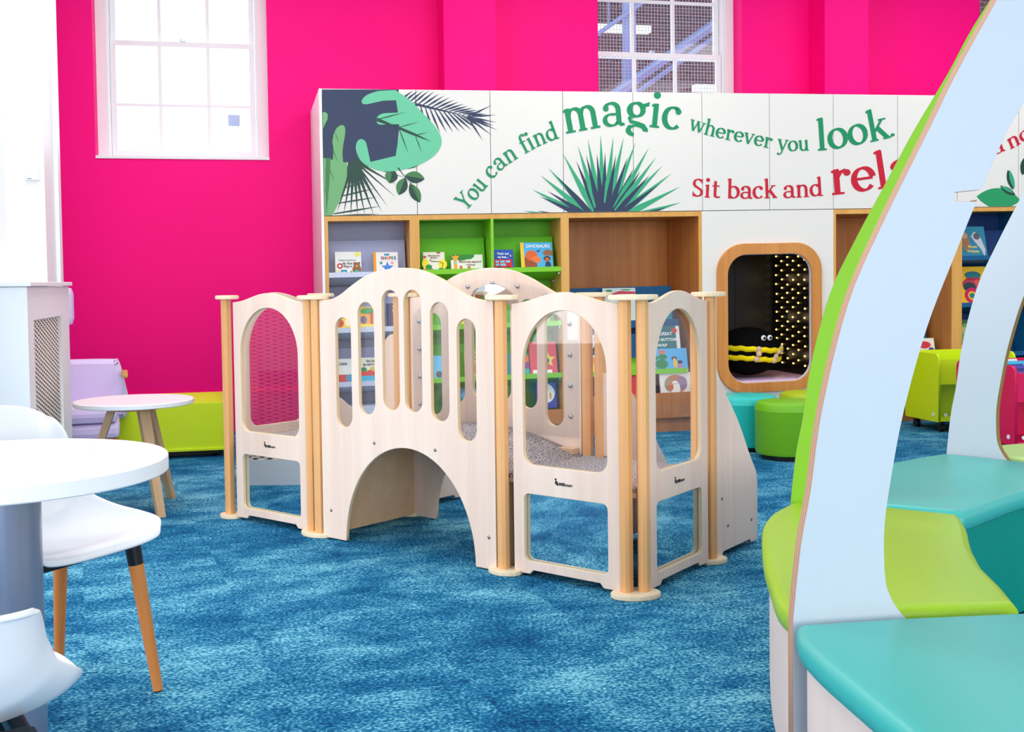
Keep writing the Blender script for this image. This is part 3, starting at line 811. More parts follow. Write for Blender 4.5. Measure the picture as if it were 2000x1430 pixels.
def deepbay(a, b, label, la=.02, rb=.024):
    r = empty('bookcase_bay'); tag(r, label, 'bookcase', 'fitted bookcase bays')
    yd = 8.47
    MB().box(a, a + la, YC, YC + .012, 0, 1.585).box(b - rb, b, YC, YC + .012, 0, 1.585).box(a + la, b - rb, YC, YC + .012, 1.55, 1.585).build('edge_banding', OAKEDGE, r)
    MB().box(a, a + la, YC + .012, yd, 0, 1.585).box(b - rb, b, YC + .012, yd, 0, 1.585).box(a + la, b - rb, YC + .012, yd, 1.55, 1.585).build('carcass', OAK, r)
    MB().box(a + la, b - rb, yd - .02, yd, 0, 1.55).build('back_board', OAK, r)
    a2, b2 = a + la, b - rb
    MB().box(a2, b2, YC + .03, yd - .02, 0, .09).build('plinth', OAK, r)
    MB().box(a2, b2, YC + .004, YC + .02, .094, .278, bev=.001).box(a2, b2, YC + .02, 8.1, .094, .112).build('trough', OAK, r)
    M = Matrix.Translation((0, 8.16, .55)) @ Matrix.Rotation(math.radians(-6), 4, 'X')
    MB().box(a2, b2 - .06, 0, .014, 0, .50, M=M).build('leaning_board', BLUEB, r)
    for z, y, m, h in ((.80, 8.06, BLUEB, .055), (.585, 7.95, BLUEB, .052), (.445, 7.89, GREENL, .035)):
        MB().box(a2, b2 - .06, y, y + .012, z - h, z).box(a2, b2 - .06, y + .012, y + .1, z - h, z - h + .012).build('ledge', m, r)
        M = Matrix.Translation((0, y + .085, z - h)) @ Matrix.Rotation(math.radians(-12), 4, 'X')
        MB().box(a2, b2 - .06, 0, .01, 0, .17, M=M).build('ledge_back', m, r)
    return r


BC = deepbay(2.18, 3.199, 'deep oak bookcase bay with stepped blue and green ledges left of the cosy nook')
BD = deepbay(4.246, 5.284, 'deep oak bookcase bay between the nook and the navy shelves', .02, .045)
BE = empty('bookcase_bay'); tag(BE, 'navy bookcase bay seen between the two pale arches', 'bookcase', 'fitted bookcase bays')
MB().box(5.284, 5.325, YC, 8.2, 0, 1.585).box(6.86, 6.88, YC, 8.2, 0, 1.585).box(5.325, 6.86, YC, 8.2, 1.555, 1.585).build('carcass', OAKEDGE, BE)
MB().box(5.325, 6.86, 8.15, 8.2, 0, 1.555).build('back_board', NAVY, BE)
MB().box(5.895, 5.92, YC, 8.15, .1, 1.555).box(6.45, 6.47, YC, 8.15, .1, 1.555).build('middle_divider', BLUEB, BE)
MB().box(5.325, 6.86, YC + .02, 8.15, 0, .1).build('plinth', OAK, BE)
for z in (1.2, .84, .45):
    for a, b in ((5.325, 5.895), (5.92, 6.45)): tilt_shelf(BE, a, b, z, .25, NAVY, BLUEB, peg=False)

# --- the cosy nook
NK = empty('reading_nook'); tag(NK, 'white nook unit with a rounded oak framed opening and dark star lit inside', 'nook')
hole = rrect(3.355, 4.09, .285, 1.305, .16)
MB().mesh(plate([[(3.2, 0), (4.245, 0), (4.245, 1.585), (3.2, 1.585)], hole], .018, M=basis((0, YC + .009, 0), (1, 0, 0), (0, 0, 1)))).build('front_panel', CREAM, NK)
MB().mesh(plate([rrect(3.31, 4.138, .251, 1.344, .21, 10), rrect(3.39, 4.055, .322, 1.265, .15, 10)], .045, .003, M=basis((0, YC - .004, 0), (1, 0, 0), (0, 0, 1)))).build('oak_frame', wood('oak_ring', (196, 120, 50), (222, 150, 76), .4, 'z', .9), NK)
MB().mesh(plate([rrect(3.386, 4.059, .318, 1.269, .15, 10), rrect(3.394, 4.051, .328, 1.262, .145, 10)], .022, M=basis((0, YC + .0, 0), (1, 0, 0), (0, 0, 1)))).build('white_lip', LILACF, NK)
BROWN = wood('dark_walnut', (84, 44, 24), (112, 62, 36), .3, 'z', .6)
MB().box(3.30, 3.32, YC + .03, 8.6, .2, 1.5).build('side_board', BROWN, NK)
MB().box(4.14, 4.16, YC + .03, 8.6, .2, 1.5).box(3.32, 4.14, 8.58, 8.6, .2, 1.5).box(3.32, 4.14, YC + .03, 8.6, 1.42, 1.44).box(3.32, 4.14, YC + .03, 8.6, .18, .2).build('dark_lining', mat('nook_black', (6, 5, 5), .35, .4), NK)
MB().box(3.8, 4.14, 8.575, 8.58, .2, 1.42).build('back_board', mat('nook_black', (6, 5, 5), .35, .4), NK)
MB().box(3.322, 4.138, YC + .035, 8.57, .25, .335, bev=.015).build('seat_pad', mat('pink_pad', (226, 186, 220), .3, .5), NK)
MB().box(3.322, 4.138, YC + .035, 8.57, .2, .25).build('seat_base', mat('nook_black', (6, 5, 5), .35, .4), NK)
BULB = emis('warm_bulb', (255, 196, 104), 4.5)
FL = empty('fairy_light_panel'); tag(FL, 'panel of warm fairy lights on the right inner side of the nook', 'lights')
MB().box(4.125, 4.139, 7.95, 8.57, .34, 1.3).build('light_backing', mat('nook_black', (6, 5, 5), .35, .4), FL)
bm0 = None
ys = [8.02, 8.12, 8.215, 8.31, 8.405, 8.50]; cnt = 0
for i, yy in enumerate(ys):
    for j in range(12):
        zz = .415 + j * .073 + (.036 if i % 2 else 0)
        if zz > 1.27: continue
        if bm0 is None:
            bm0 = MB().sphere((0, 0, 0), .0074, seg=8).get('bulb')
        o = mk('bulb', bm0, BULB, FL, (4.122, yy + random.uniform(-.006, .006), zz + random.uniform(-.006, .006))); cnt += 1
for yy in (8.1, 8.35):
    for z in (.5, .8, 1.1):
        l = bpy.data.lights.new('fairy_glow', 'POINT'); l.energy = .05; l.color = (1, .7, .35); l.shadow_soft_size = .03
        o = bpy.data.objects.new('fairy_glow', l); COL.objects.link(o); o.location = (4.07, yy, z)

# bee toy
BEE = empty('plush_bee', (3.70, 8.12, .345)); tag(BEE, 'round black plush bee with yellow stripes and googly eyes in the nook', 'soft toy')
FUZZ = mat('black_plush', (9, 9, 11), 1.0, .1, bump=.9, bscale=220); YEL = mat('yellow_plush', (250, 226, 20), .9, .1, bump=.9, bscale=220); SKIN = mat('toy_felt', (228, 190, 160), .8, .2)
MB().sphere((0, 0, .185), .23, (1.12, .9, .80), 40).build('body', FUZZ, BEE)
def band(z, wv, nm):
    bm = bmesh.new(); rings = []
    for k in range(64):
        a = 2 * PI * k / 64; ring = []
        zc = z + .012 * math.sin(a * 2) + .004 * math.sin(a * 17)
        f = math.sqrt(max(.02, 1 - ((zc - .185) / (.23 * .80)) ** 2))
        R_ = (.23 * 1.12 * f, .23 * .9 * f)
        for j in range(8):
            b = 2 * PI * j / 8; rr = .016 * math.cos(b) * (1 + .25 * math.sin(a * 31)); ring.append(bm.verts.new(((R_[0] + rr) * math.cos(a), (R_[1] + rr) * math.sin(a), zc + wv * math.sin(b))))
        rings.append(ring)
    for k in range(64):
        for j in range(8):
            f = bm.faces.new((rings[k][j], rings[(k + 1) % 64][j], rings[(k + 1) % 64][(j + 1) % 8], rings[k][(j + 1) % 8])); f.smooth = True
    me = bpy.data.meshes.new(nm); bm.to_mesh(me); bm.free(); return mk(nm, me, YEL, BEE)
band(.205, .021, 'stripe'); band(.135, .021, 'stripe')
for x in (.045, .10):
    e = MB().sphere((x, -.19 + x * .2, .292), .021, (1, .5, 1), 14).build('eye', mat('eye_white', (250, 248, 240), .3), BEE)
    MB().sphere((x + .002, -.201 + x * .2, .291), .011, (1, .5, 1), 10).build('pupil', BLACK, e)
for (x, y, z) in ((-.01, -.215, .21), (-.012, -.22, .175), (-.03, -.215, .135), (.15, -.165, .15), (.175, -.16, .185), (.13, -.175, .12)):
    MB().sphere((x, y, z), .023, (1, .8, 1), 12).build('foot', SKIN, BEE)
MB().sphere((.225, -.11, .20), .018, (.8, .8, 1.9), 12).build('antenna', SKIN, BEE)
for r in (BA, BB, BC, BD, BE, NK): shear_children(r, 2.35)
for r in (FL, BEE): r.location.z += sh(3.9)

# ------------------------------------------------------------------ books
PAGES = mat('book_pages', (238, 232, 220), .8)
GRP = 'picture books facing out on the display shelves'


def cm(c): return mat('cover_%02x%02x%02x' % tuple(c), c, .32, .4)


def book(label, x, z, w, h, y, bg, art=(), text=(), tilt=-13, rot=0, spine=None, group=GRP, rx=0):
    """front-facing board book; art and text in unit cover coordinates (0..1, 0..1)"""
    t = .014
    b = MB().box(-w / 2, w / 2, 0, .0016, 0, h, 0).box(-w / 2, w / 2, t - .0016, t, 0, h, 0).box(-w / 2, -w / 2 + .0016, 0, t, 0, h, 0).box(-w / 2 + .0016, w / 2 - .002, .0016, t - .0016, .001, h - .002, 1)
    o = b.build('book', [cm(bg), PAGES]); tag(o, label, 'book', group)
    o.location = (x, y, z); o.rotation_euler = (math.radians(tilt), 0, rx)
    mats = []; m = MB(); li = 0
    def mi(c):
        c = tuple(c)
        if c not in mats: mats.append(c)
        return mats.index(c)
    if spine: m.box(-w / 2, -w / 2 + w * .11, -.0012, 0, 0, h, mi(spine))
    for a in art:
        li += 1; yy = -.0006 - li * .00022; k = a[0]; c = mi(a[1])
        U = lambda p: ((p[0] - .5) * w, yy, p[1] * h)
        if k == 'r': _, _, x0, y0, x1, y1 = a; m.poly([U((x0, y0)), U((x1, y0)), U((x1, y1)), U((x0, y1))], c)
        elif k == 'e':
            _, _, cx, cy, rx_, ry_ = a; m.poly([U((cx + rx_ * math.cos(q), cy + ry_ * math.sin(q))) for q in [2 * PI * j / 24 for j in range(24)]], c)
        elif k == 's':
            _, _, cx, cy, R_ = a; m.poly([U((cx + R_ * (1 if j % 2 == 0 else .45) * math.sin(PI * j / 5), cy + R_ * w / h * (1 if j % 2 == 0 else .45) * math.cos(PI * j / 5))) for j in range(10)], c)
        elif k == 'p': m.poly([U(p) for p in a[2]], c)
    if mats:
        me = m.get('illustration')
        mk('illustration', me, [cm(c) for c in mats], o)
    for (s, cx, cy, sz, c) in text:
        me = text_mesh(s, sz * h, Matrix.Translation(((cx - .5) * w, -.0042, cy * h)) @ Matrix.Rotation(PI / 2, 4, 'X'), bold=.0006)
        mk('title', me, cm(c), o)
    return o


W_ = (250, 250, 248); K_ = (30, 30, 40)
def bk(label, x, z, w, h, y, *a, **k): return book(label, x, z + sh(x) + .002, w, h, y, *a, **k)


Y1 = 7.845
bk('white picture book titled My First Shapes with a brown bear, top lilac shelf', .655, 1.190, .178, .158, Y1, (232, 230, 226),
   [('r', (226, 214, 170), 0, 0, .3, .2), ('e', (236, 226, 90), .86, .88, .1, .11), ('e', (196, 40, 50), .18, .37, .11, .125), ('e', (240, 236, 230), .18, .37, .055, .06), ('r', (20, 140, 180), .22, 0, .44, .2), ('r', (230, 226, 220), .28, .0, .38, .12),
    ('p', (60, 150, 60), [(.5, 0), (.68, 0), (.6, .17)]), ('e', (150, 96, 56), .82, .2, .17, .24), ('e', (150, 96, 56), .82, .4, .12, .13), ('e', (130, 80, 46), .73, .5, .035, .04), ('e', (130, 80, 46), .92, .5, .035, .04), ('e', (40, 180, 180), .82, .06, .11, .12), ('e', (196, 150, 110), .82, .36, .05, .05)],
   [('Brother Bear Here is', .47, .60, .085, (150, 140, 150)), ('My First', .47, .44, .13, (120, 110, 120)), ('Shapes', .47, .31, .13, (120, 110, 120))])
bk('white board book titled SHAPES with orange spine and blue star', .911, 1.188, .169, .152, Y1, (238, 230, 224),
   [('s', (76, 140, 214), .56, .28, .26), ('r', (30, 150, 130), .26, .44, .36, .56), ('e', (240, 150, 160), .76, .5, .06, .065), ('p', (200, 40, 50), [(.24, .06), (.36, .06), (.28, .18)]), ('p', (214, 120, 40), [(.72, .06), (.88, .16), (.9, .26), (.74, .16)]), ('r', (60, 150, 180), .45, .84, .65, .93), ('e', K_, .5, .28, .02, .025), ('e', K_, .62, .28, .02, .025)],
   [('S', .34, .66, .2, (210, 60, 50)), ('H', .45, .66, .2, (40, 90, 150)), ('A', .56, .66, .2, (236, 150, 40)), ('P', .67, .66, .2, (210, 60, 50)), ('E', .77, .66, .2, (40, 150, 130)), ('S', .88, .66, .2, (40, 90, 150))], spine=(238, 156, 10))
bk('small cream board book with a winding caterpillar line, first on the green top shelf', 1.245, 1.197, .151, .136, Y1, (232, 226, 206),
   [('e', (246, 220, 40), .1, .4, .16, .26), ('e', (246, 220, 40), .9, .36, .2, .24), ('r', (190, 80, 50), .05, 0, .45, .13), ('e', (40, 140, 60), .25, .22, .15, .13), ('e', (50, 150, 70), .82, .08, .14, .1), ('p', (90, 80, 80), [(.3, .58), (.4, .5), (.75, .48), (.9, .38), (.86, .2), (.89, .2), (.94, .4), (.77, .51), (.4, .54), (.32, .62)]), ('e', (200, 40, 60), .08, .74, .07, .06), ('e', (190, 60, 40), .72, .96, .1, .04)],
   [('Have you seen', .5, .78, .1, (110, 90, 70)), ('the bee?', .5, .67, .1, (110, 90, 70))])
bk('wide board book with orange giraffe titled Where is the busy bee', 1.476, 1.196, .226, .114, Y1, (230, 232, 214),
   [('p', (40, 130, 40), [(0, 1), (.74, 1), (.74, .88), (.64, .72), (.5, .7), (.4, .64), (.25, .62), (.2, .7), (0, .66)]), ('r', (244, 160, 40), .09, 0, .19, .72), ('p', (244, 160, 40), [(.02, .98), (.08, .7), (.2, .7), (.28, .98), (.22, .9), (.15, .98), (.1, .88)]), ('e', (130, 200, 220), .14, .5, .04, .08), ('e', (214, 110, 60), .31, .2, .05, .12), ('e', (214, 110, 60), .56, .18, .045, .12), ('e', K_, .8, .04, .03, .04)],
   [("Where's the busy bee?", .6, .5, .15, (150, 40, 50)), ('is it in the hive?', .62, .33, .09, (130, 100, 90))])
bk("blue board book titled That's not my bus with a red double-decker", 1.738, 1.200, .144, .14, Y1, (28, 78, 180),
   [('r', (206, 24, 40), .03, .08, .92, .5), ('r', (120, 200, 230), .1, .33, .27, .44), ('r', (120, 200, 230), .33, .33, .55, .44), ('r', (120, 200, 230), .6, .33, .82, .44), ('r', (120, 200, 230), .1, .17, .27, .28), ('r', (120, 200, 230), .33, .17, .6, .28), ('e', K_, .25, .07, .08, .07), ('e', K_, .72, .07, .08, .07), ('e', (240, 200, 60), .86, .68, .04, .05)],
   [("That's not", .48, .74, .15, W_), ('my bus...', .46, .57, .15, W_)])
bk('bright blue picture book titled DINOSAURS with an orange horned dinosaur', 1.980, 1.196, .232, .192, Y1, (70, 176, 226),
   [('p', (150, 74, 40), [(.1, 0), (.1, .45), (.3, .42), (.5, .2), (.5, 0)]), ('e', (226, 96, 40), .34, .5, .19, .2), ('p', (236, 120, 60), [(.3, .4), (.5, .5), (.62, .42), (.6, .22), (.42, .24)]), ('p', (150, 96, 60), [(.68, .6), (.8, .74), (1, .68), (1, .5), (.74, .5)]), ('e', (50, 36, 40), .82, .38, .11, .1), ('e', (180, 100, 60), .82, .34, .08, .09), ('e', (40, 60, 90), .84, .14, .09, .14), ('p', K_, [(.46, .72), (.54, .68), (.64, .74), (.56, .62)]), ('r', (240, 200, 60), .42, 0, .7, .045)],
   [('DINOSAURS', .55, .80, .165, W_)], spine=(246, 200, 40))
Y2 = Y1
for lab, x, z, w, h, bg, art, tx in [
    ('yellow picture book with animals at the left end of the second lilac shelf', .617, .817, .146, .138, (248, 214, 70), [('e', (60, 150, 80), .5, .75, .3, .16), ('e', (214, 80, 60), .3, .3, .2, .2), ('e', (250, 240, 200), .7, .35, .15, .2)], []),
    ('orange and yellow jungle picture book on the second lilac shelf', .781, .817, .142, .152, (246, 168, 70), [('e', (70, 160, 80), .5, .8, .35, .14), ('r', (244, 220, 90), 0, 0, 1, .2), ('e', (120, 110, 140), .3, .4, .16, .18), ('r', (200, 90, 60), .62, .2, .74, .75)], []),
    ('dark purple picture book whose title begins The S, second lilac shelf', .990, .817, .155, .17, (50, 42, 84), [('e', (236, 140, 80), .55, .3, .26, .14), ('e', (60, 110, 120), .6, .1, .3, .09), ('e', (220, 90, 80), .85, .12, .1, .1)], [('The', .35, .8, .12, W_), ('Shoo', .45, .62, .18, W_)]),
    ('teal picture book with red cherries and yellow flowers, second green shelf', 1.400, .814, .145, .162, (120, 200, 206), [('r', (246, 226, 40), 0, 0, 1, .3), ('e', (190, 40, 50), .3, .45, .2, .14), ('e', (190, 40, 50), .7, .45, .2, .12), ('e', (250, 240, 70), .4, .25, .18, .14)], []),
    ('yellow picture book on the second green shelf, seen past the arch', 1.985, .814, .157, .156, (246, 222, 90), [('e', (214, 120, 60), .5, .4, .26, .24), ('e', (90, 170, 90), .5, .1, .4, .1)], []),
    ('white picture book with red house, third lilac shelf at left', .624, .449, .146, .168, (236, 236, 230), [('r', (204, 60, 50), .1, .05, .6, .35), ('e', (70, 150, 190), .7, .2, .2, .16)], [('Little', .4, .75, .15, (90, 90, 100))]),
    ('cream picture book titled Six Little Speckled Frogs, third lilac shelf', .805, .449, .18, .17, (238, 236, 214), [('r', (60, 180, 214), 0, 0, 1, .26), ('p', (220, 60, 40), [(0, .26), (1, .26), (1, .44), (.8, .5), (.6, .42), (.4, .5), (.2, .42), (0, .5)]), ('e', (40, 140, 70), .18, .52, .12, .09), ('e', (220, 190, 50), .52, .54, .11, .08), ('e', (220, 60, 40), .84, .52, .1, .08)], [('Six Little', .5, .82, .13, (70, 70, 70)), ('Speckled Frogs', .5, .68, .12, (70, 70, 70))]),
    ('sky blue tall board book with a mouse, third green shelf', 1.295, .447, .13, .166, (110, 196, 232), [('e', (90, 80, 90), .3, .2, .18, .14), ('p', (60, 140, 80), [(.8, .1), (.9, .1), (.8, .8)])], []),
    ("yellow-green board book titled That's not my deer with a brown deer head", 1.536, .447, .172, .186, (206, 212, 90), [('e', (190, 110, 66), .5, .3, .3, .15), ('e', (190, 110, 66), .62, .42, .2, .12), ('p', (150, 86, 50), [(.4, .5), (.36, .62), (.48, .54)]), ('p', (150, 86, 50), [(.7, .52), (.8, .64), (.8, .48)]), ('e', K_, .2, .24, .07, .06), ('e', K_, .52, .36, .02, .02), ('r', (190, 200, 60), 0, 0, 1, .09)], [("That's not", .5, .82, .14, (80, 90, 40)), ('my deer...', .5, .67, .14, (80, 90, 40))]),
    ('striped rainbow board book on the third green shelf', 1.827, .447, .174, .158, (30, 130, 140), [('r', (236, 120, 50), .3, .6, 1, .9), ('r', (150, 60, 150), .3, .3, 1, .6), ('r', (40, 180, 170), .3, 0, 1, .3)], []),
    ('red picture book with a yellow flower burst, third green shelf', 2.020, .447, .2, .235, (232, 80, 92), [('s', (236, 220, 60), .66, .45, .3), ('e', (110, 80, 130), .62, .42, .1, .09), ('r', W_, .1, .0, .8, .14)], [('ZOO', .45, .03, .11, K_)]),
    ('blue starry picture book with a round white moon label, lowest green shelf', 2.038, .208, .15, .18, (56, 50, 160), [('e', (240, 240, 236), .5, .58, .42, .38), ('e', (90, 120, 210), .4, .5, .16, .12), ('e', (214, 60, 90), .3, .34, .12, .12), ('e', (230, 170, 60), .7, .48, .06, .14)], []),
    ('multi coloured picture book in the lowest green trough', 1.484, .208, .15, .17, (30, 120, 140), [('p', (226, 90, 60), [(.1, .1), (.9, .3), (.8, .5), (.1, .3)]), ('e', (90, 170, 220), .4, .7, .3, .2)], [])]:
    bk(lab, x, z, w, h, Y1, bg, art, tx)
GC = 'picture books on the stepped ledges'
for lab, x, z, w, h, y, bg, art, tx in [
    ('pale grey picture book with a green cone on the top blue ledge', 2.423, .757, .235, .262, 8.075, (206, 216, 214), [('e', (110, 180, 60), .92, .86, .06, .05), ('e', (90, 150, 60), .4, .4, .3, .2)], []),
    ('pale picture book titled SUPERTATO in purple letters, top blue ledge', 2.675, .757, .258, .29, 8.072, (206, 220, 216), [('p', (206, 60, 80), [(.1, .8), (.5, .92), (1, .9), (1, .84), (.5, .84)]), ('e', (70, 140, 80), .2, .93, .1, .03), ('e', (90, 160, 90), .7, .95, .16, .02), ('e', (190, 150, 90), .5, .4, .25, .22)], [('SUPERTATO', .52, .7, .125, (130, 40, 110))]),
    ('round topped teal picture book with a yellow duck at the back of the blue ledge', 2.969, .757, .225, .16, 8.09, (30, 150, 170), [('e', (240, 190, 40), .4, .6, .2, .24), ('e', (90, 130, 70), .4, .2, .3, .2)], []),
    ('white picture book titled Lenny with a curly haired head', 2.489, .54, .175, .168, 7.965, (226, 232, 244), [('e', (66, 44, 40), .45, .3, .36, .28), ('e', (190, 120, 84), .45, .12, .3, .2)], [('Lenny', .4, .72, .2, (206, 40, 80))]),
    ('dark teal picture book titled THE GREAT DRAGON BOTTOM SWAP', 2.955, .54, .287, .215, 7.965, (36, 112, 116), [('e', (240, 190, 40), .3, .95, .14, .05), ('r', (236, 236, 226), .9, 0, 1, 1), ('e', (214, 60, 50), .86, .84, .08, .09), ('e', (236, 200, 70), .75, .06, .1, .04)], [('THE GREAT', .5, .68, .15, W_), ('DRAGON BOTTOM', .45, .48, .135, W_), ('SWAP', .48, .28, .15, W_)]),
    ('pale picture book with flame swirl and yellow letters SW, green ledge', 2.478, .414, .212, .15, 7.905, (222, 236, 220), [('p', (244, 150, 70), [(0, 1), (.2, .9), (.6, .4), (.9, 0), (0, 0)]), ('p', (250, 200, 90), [(0, .7), (.3, .5), (.6, 0), (0, 0)])], [('SW', .7, .2, .3, (246, 214, 80))]),
    ('sky blue picture book with a green dragon and two children, green ledge', 2.996, .414, .27, .178, 7.905, (84, 176, 232), [('r', (236, 220, 140), 0, 0, 1, .12), ('e', (40, 130, 70), .25, .35, .18, .2), ('e', (40, 130, 70), .3, .65, .12, .12), ('e', (226, 110, 90), .28, .85, .1, .08), ('p', (40, 130, 70), [(.1, .5), (.02, .75), (.2, .65)]), ('e', (240, 190, 60), .64, .36, .06, .18), ('e', (60, 40, 40), .62, .58, .08, .08), ('e', (200, 120, 160), .78, .24, .06, .14), ('e', (50, 34, 36), .78, .42, .07, .07), ('e', (236, 180, 140), .62, .54, .04, .05)], []),
    ('red picture book with a round white dot, in the oak trough', 2.765, .115, .17, .305, 7.84, (206, 50, 70), [('e', W_, .62, .88, .06, .035), ('e', (110, 40, 60), .5, .55, .2, .12)], []),
    ('white picture book with a hedgehog painted in autumn colours, in the oak trough', 3.025, .115, .245, .305, 7.84, (236, 228, 222), [('e', (196, 120, 90), .5, .72, .36, .22), ('e', (160, 140, 110), .3, .7, .16, .16), ('e', (150, 120, 150), .7, .74, .16, .16), ('e', (244, 238, 226), .48, .6, .15, .2), ('e', (214, 110, 60), .34, .66, .08, .1), ('e', K_, .44, .72, .018, .016), ('e', K_, .53, .72, .018, .016)], []),
    ('white picture book with red cars, on the ledge by the lime trolley', 5.067, .414, .216, .175, 7.905, (238, 232, 214), [('e', (214, 50, 60), .6, .7, .25, .16), ('e', (60, 60, 130), .85, .5, .1, .08), ('e', (236, 170, 50), .8, .25, .16, .1)], [('I Can', .3, .3, .14, (90, 90, 90)), ('Too Sam', .4, .1, .14, (90, 90, 90))]),
    ('dark purple picture book with a pink planet, in the trough by the lime trolley', 5.004, .115, .22, .315, 7.84, (66, 36, 120), [('e', (226, 80, 120), .7, .55, .3, .08), ('e', (240, 190, 90), .75, .6, .2, .05), ('e', (170, 130, 210), .3, .64, .1, .04)], [('Here in the', .5, .88, .09, (224, 160, 130)), ('Seven Hills', .55, .76, .1, (224, 160, 130))]),
    ('blue picture book at the left edge of the bay behind the green arch', 4.512, .757, .218, .26, 8.075, (70, 150, 210), [('e', (40, 90, 160), .3, .8, .2, .1), ('e', (200, 220, 240), .5, .5, .2, .2)], [])]:
    bk(lab, x, z, w, h, y, bg, art, tx, group=GC)
GE = 'picture books in the navy bay'
for lab, x, z, w, h, bg, art, tx in [
    ('teal picture book with two grey and brown wolves, top navy shelf', 5.46, 1.186, .25, .262, (44, 128, 156), [('e', (150, 110, 80), .3, .5, .14, .26), ('p', (190, 190, 196), [(.5, .7), (.62, .84), (.8, .76), (.95, .3), (.9, .06), (.8, .3), (.6, .55)]), ('e', (90, 90, 96), .7, .7, .12, .1), ('e', (196, 150, 110), .28, .72, .1, .1), ('r', (60, 140, 160), 0, 0, 1, .08)], [('Moon', .5, .34, .13, (226, 206, 120)), ('Wolves', .5, .2, .13, (226, 206, 120))]),
    ('yellow picture book titled EVOLUTION with flowers and a red wheel', 5.472, .826, .274, .312, (246, 190, 30), [('e', (30, 110, 120), .55, .78, .26, .1), ('e', (190, 60, 80), .5, .55, .32, .16), ('e', (40, 60, 70), .4, .48, .2, .12), ('e', (206, 20, 80), .45, .26, .24, .2), ('e', (246, 190, 30), .45, .26, .13, .11), ('e', (40, 120, 110), .45, .26, .09, .07), ('e', (226, 90, 70), .7, .6, .12, .1)], [('EVOLUTION', .55, .66, .075, (206, 20, 60))]),
    ('leafy green picture book on the third navy shelf', 5.456, .437, .242, .288, (60, 110, 60), [('e', (120, 170, 90), .4, .6, .3, .3), ('e', (50, 70, 40), .6, .3, .3, .2), ('e', (190, 200, 120), .3, .7, .1, .1)], []),
    ('red and orange picture book at the right edge of the picture', 6.03, .826, .24, .21, (226, 40, 70), [('p', (250, 150, 40), [(0, 1), (1, 1), (1, .6), (0, .8)]), ('r', (246, 60, 110), 0, 0, 1, .2)], []),
    ('green and white picture book with red spine behind the far arch', 6.04, .437, .24, .345, (90, 150, 70), [('e', (230, 232, 226), .5, .9, .5, .12), ('e', (230, 240, 230), .5, .45, .3, .2), ('e', (40, 90, 40), .3, .2, .3, .15)], [])]:
    bk(lab, x, z, w, h, Y1, bg, art, tx, group=GE)

# ------------------------------------------------------------------ play house
PH = empty('play_house', (-.101, 5.594, 0), math.atan2(-.792, .6105))
tag(PH, 'pale wooden toddler play house with arched windows, a slatted bridge and two carpeted platforms', 'play house')
TH = .018


def wav(s0, s1, n=24, z0=1.03, z1=1.072):
    return [(s1 + (s0 - s1) * k / n, z0 + (z1 - z0) * .5 * (1 - math.cos(2 * PI * k / n)) ** 1.0) for k in range(n + 1)]


def window_panel(s0, s1, M, name='window_panel', mirror=True, logo=True):
    """arched viewing panel over a low mirror panel; local x along, y up"""
    Wd = s1 - s0
    rim = [(s0, .012), (s0 + .075, .012), (s0 + .09, .028), (s1 - .09, .028), (s1 - .075, .012), (s1, .012)] + wav(s0, s1)
    a, b = s0 + .05, s1 - .055; cx = (a + b) / 2
    win = arc(a + .05, .425 + .05, .05, .05, 180, 270, 5) + arc(b - .05, .425 + .05, .05, .05, 270, 360, 5) + arc(cx, .79, (b - a) / 2, .215, 0, 180, 22)
    low = rrect(a + .0, b + .0, .062, .316, .022, 4)
    p = mk(name, plate([rim, win, low], TH, .002, M, 1), [MAPLE, PLYEDGE], PH)
    MB().mesh(plate([arc(a + .03, .425 + .03, .06, .06, 180, 270, 5) + arc(b - .03, .425 + .03, .06, .06, 270, 360, 5) + arc(cx, .79, (b - a) / 2 + .018, .232, 0, 180, 22)], .003, 0, M @ Matrix.Translation((0, 0, TH / 2 + .0025)))).build('clear_pane', PANE, p)
    if mirror:
        MB().mesh(plate([rrect(a - .015, b + .015, .048, .33, .02, 4)], .003, 0, M @ Matrix.Translation((0, 0, TH / 2 + .0025)))).build('mirror_pane', MIRROR, p)
    q = MB()
    for zz in (.50, .66, .82):
        for xx in (a + .012, b - .012): q.mesh(plate([arc(xx, zz, .004, .004, 0, 330, 10)], .003, 0, M @ Matrix.Translation((0, 0, -TH / 2 + .0))))
    if logo:
        Ml = M @ Matrix.Translation((cx - .005, .362, -TH / 2 - .0006)) @ Matrix.Diagonal((1, 1, -1, 1))
        lg = MB(); lg.mesh(text_mesh('Millhouse', .0165, Matrix.Translation((-.02, 0, 0)) @ Matrix.Identity(4), .0003, 'LEFT', bold=.0005))
        for cxx, cyy, rr in ((-.031, .009, .007), (-.034, .021, .0045), (-.026, .003, .005)): lg.mesh(plate([arc(cxx, cyy, rr, rr, 0, 340, 12)], .0006))
        me = lg.get(); me.transform(Ml); mk('printed_logo', me, mat('print_black', (40, 34, 34), .6), p)
    return p


# frames: front face runs along x; the outside of the front looks to -y
def FM(t=0.0):   # x along s, y up (z), normal x cross z = -y  => outward is +w
    return basis((0, t, 0), (1, 0, 0), (0, 0, 1))


FLIP = Matrix.Diagonal((1, 1, -1, 1))
def front(t): return basis((0, t, 0), (1, 0, 0), (0, 0, 1)) @ FLIP     # -w is outward (-y)
def side(s_, outward=1): return basis((s_, 0, 0), (0, 1, 0), (0, 0, 1)) @ (FLIP if outward > 0 else Matrix.Identity(4))


S1, S2, S3, S4 = 0.0, .608, 1.69, 2.293
TB = .54
window_panel(.042, .560, front(0))
window_panel(1.745, 2.232, front(0))
window_panel(.078, .548, side(2.297, 1))
window_panel(.062, .50, side(-.005, -1), logo=False)


